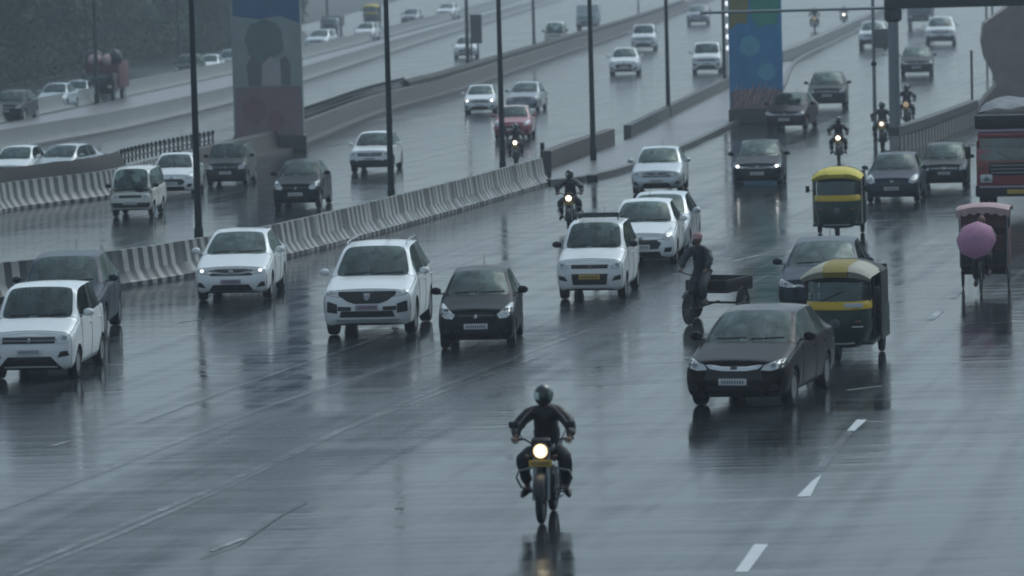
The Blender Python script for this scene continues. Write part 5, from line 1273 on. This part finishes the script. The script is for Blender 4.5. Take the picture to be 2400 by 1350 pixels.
# far carriageways
park('sedan', 'white', 28, 432, 15, 'white car at the left edge half hidden by the median wall', .86, group=FAR)
park('sedan', 'palegrey', 128, 428, 24, 'pale grey sedan half hidden by the median wall', .86, group=FAR)
park('hatch_round', 'white', 592, 300, 6, 'white car almost hidden behind the mural pier', .86, group=FAR)
park('hatch_round', 'white', 1092, 136, 3, 'white hatchback behind the grey traffic board', 1.0, group=FAR)
park('van', 'cream', 1302, 108, 3, 'pale van fading into the haze right of a lamp post', 1.15, group=FAR)
park('hatch_round', 'paleblue', 125, 258, 14, 'pale blue hatchback farther left of the loaded truck, behind the dark SUV', .9, group=FAR)
park('suv_plain', 'navy', 22, 286, 14, 'dark SUV at the left edge on the service road', .9, group=FAR)
park('tall', 'olive', 440, 188, 10, 'dark green boxy car on the service road left of the mural pier', .95, group=FAR)
park('suv_plain', 'grey', 538, 170, 10, 'grey SUV on the service road partly hidden by the mural pier', .9, group=FAR)
park('sedan', 'silver', 745, 118, 12, 'silver car on the service road right of the mural pier', 1.1, group=FAR)
park('hatch_round', 'white', 855, 96, 10, 'white hatchback on the service road left of a lamp post', 1.05, group=FAR)
park('sedan', 'white', 1045, 45, 10, 'faint white sedan in the distant service road traffic', 1.2, group=FAR)
park('hatch_round', 'grey', 962, 58, 10, 'faint grey hatchback in the distant service road traffic', 1.1, group=FAR)
park('hatch', 'white', 489, 180, 10, 'small white hatchback between the dark green boxy car and the mural pier', .95, group=FAR)
park('hatch_round', 'paleblue', 176, 246, 14, 'pale blue hatchback squeezed between another pale blue car and the loaded truck', .85, group=FAR)
flush()
rickshaw('auto rickshaw with cream roof pads and a yellow band behind the black sedan', 1964, 848, 8, M['ar_olive'], M['ar_cream'], M['ar_black'])
rickshaw('auto rickshaw with a bright yellow canopy and pale door posts', 1963, 558, 3, M['ar_yellow_canvas'], M['ar_yellow_canvas'], M['ar_cream'], strip_white=False)
rickshaw('faint yellow green auto rickshaw far off on the service road', 868, 60, 8, M['ar_yellow_canvas'], M['ar_yellow_canvas'], M['ar_cream'], 1.25, False)
lorry(2385, 502, 3)
far_truck(232, 240, 12, 'hazy truck stacked with round reddish bundles on the service road', M['maroon'], M['pinkroof_dark'] if 'pinkroof_dark' in M else M['hoodred'], 1.7, .84, True)
far_truck(1376, 76, 4, 'pale box truck fading into the haze beside a lamp post', M['silver'], M['palegrey'], 1.9, .9)
far_truck(2156, 66, 2, 'brown goods truck under the gantry beam beside the white SUV', M['violet'], M['brickish'], 1.9, 1.0)
far_truck(772, 78, 10, 'small rust coloured truck beyond the silver service road car', M['silver'], M['brickish'], 1.2, .8)
bike(1270, 1228, 7, 'motorcycle with a bright warm headlight in the foreground', 'person in black jacket and dark helmet riding the foreground motorcycle', 'warm', 'black', sc=1.05)
bike(1334, 540, 5, 'motorcycle with lit headlight between the barrier and the taxi', 'person in dark coat riding toward the roof rack taxi', 'lamp', 'navy', 'coat_dark', sc=.94)
bike(1208, 386, 4, 'red motorcycle with lit headlight in front of the dull red hatchback', 'person in brown coat riding in front of the dull red hatchback', 'lamp', 'red', 'coat_brown', sc=.84)
bike(1965, 380, 2, 'motorcycle with lit headlight above the yellow canopied auto rickshaw', 'person in black jacket riding above the yellow canopied auto rickshaw', 'lamp', 'black', sc=.9)
bike(2067, 350, 3, 'motorcycle in front of the slim signal post', 'person in olive raincoat riding in front of the slim signal post', 'dimlamp', 'grey', 'coat_olive')
bike(2124, 298, 3, 'motorcycle half hidden behind the gantry column', 'person in brown coat riding half hidden behind the gantry column', 'lens', 'maroon', 'coat_brown')
bike(1909, 72, 2, 'distant motorcycle right of the top of the blue pier', 'person on the distant motorcycle right of the blue pier', 'lens', 'navy', 'coat_grey', sc=1.15)
bike(1978, 58, 2, 'distant motorcycle with a glowing headlight by the pale dividing wall', 'person on the distant motorcycle with a glowing headlight', 'lamp', 'grey', 'coat_grey', sc=1.0)
flush_bikes()
pedal_cart(1616, 762, 24)
hooded_rickshaw(2300, 690, 4)

# ------------------------------------------------------------------ rain haze over the whole place
hz = MB(); hz.box((0, 440, 9.5), (700, 960, 22))
o = hz.build('haze', bpy.data.materials.new('rain_haze'), smooth=False); tag(o, kind='stuff')
m = o.data.materials[0]; t, p, N, L = nodes(m); N.remove(p); out = [n for n in N if n.type == 'OUTPUT_MATERIAL'][0]
pv = N.new('ShaderNodeVolumePrincipled'); pv.inputs['Color'].default_value = (.80, .89, .97, 1); pv.inputs['Density'].default_value = .00062; pv.inputs['Anisotropy'].default_value = .35
L.new(pv.outputs[0], out.inputs['Volume'])
for mt in DUMMY: bpy.data.materials.remove(mt)
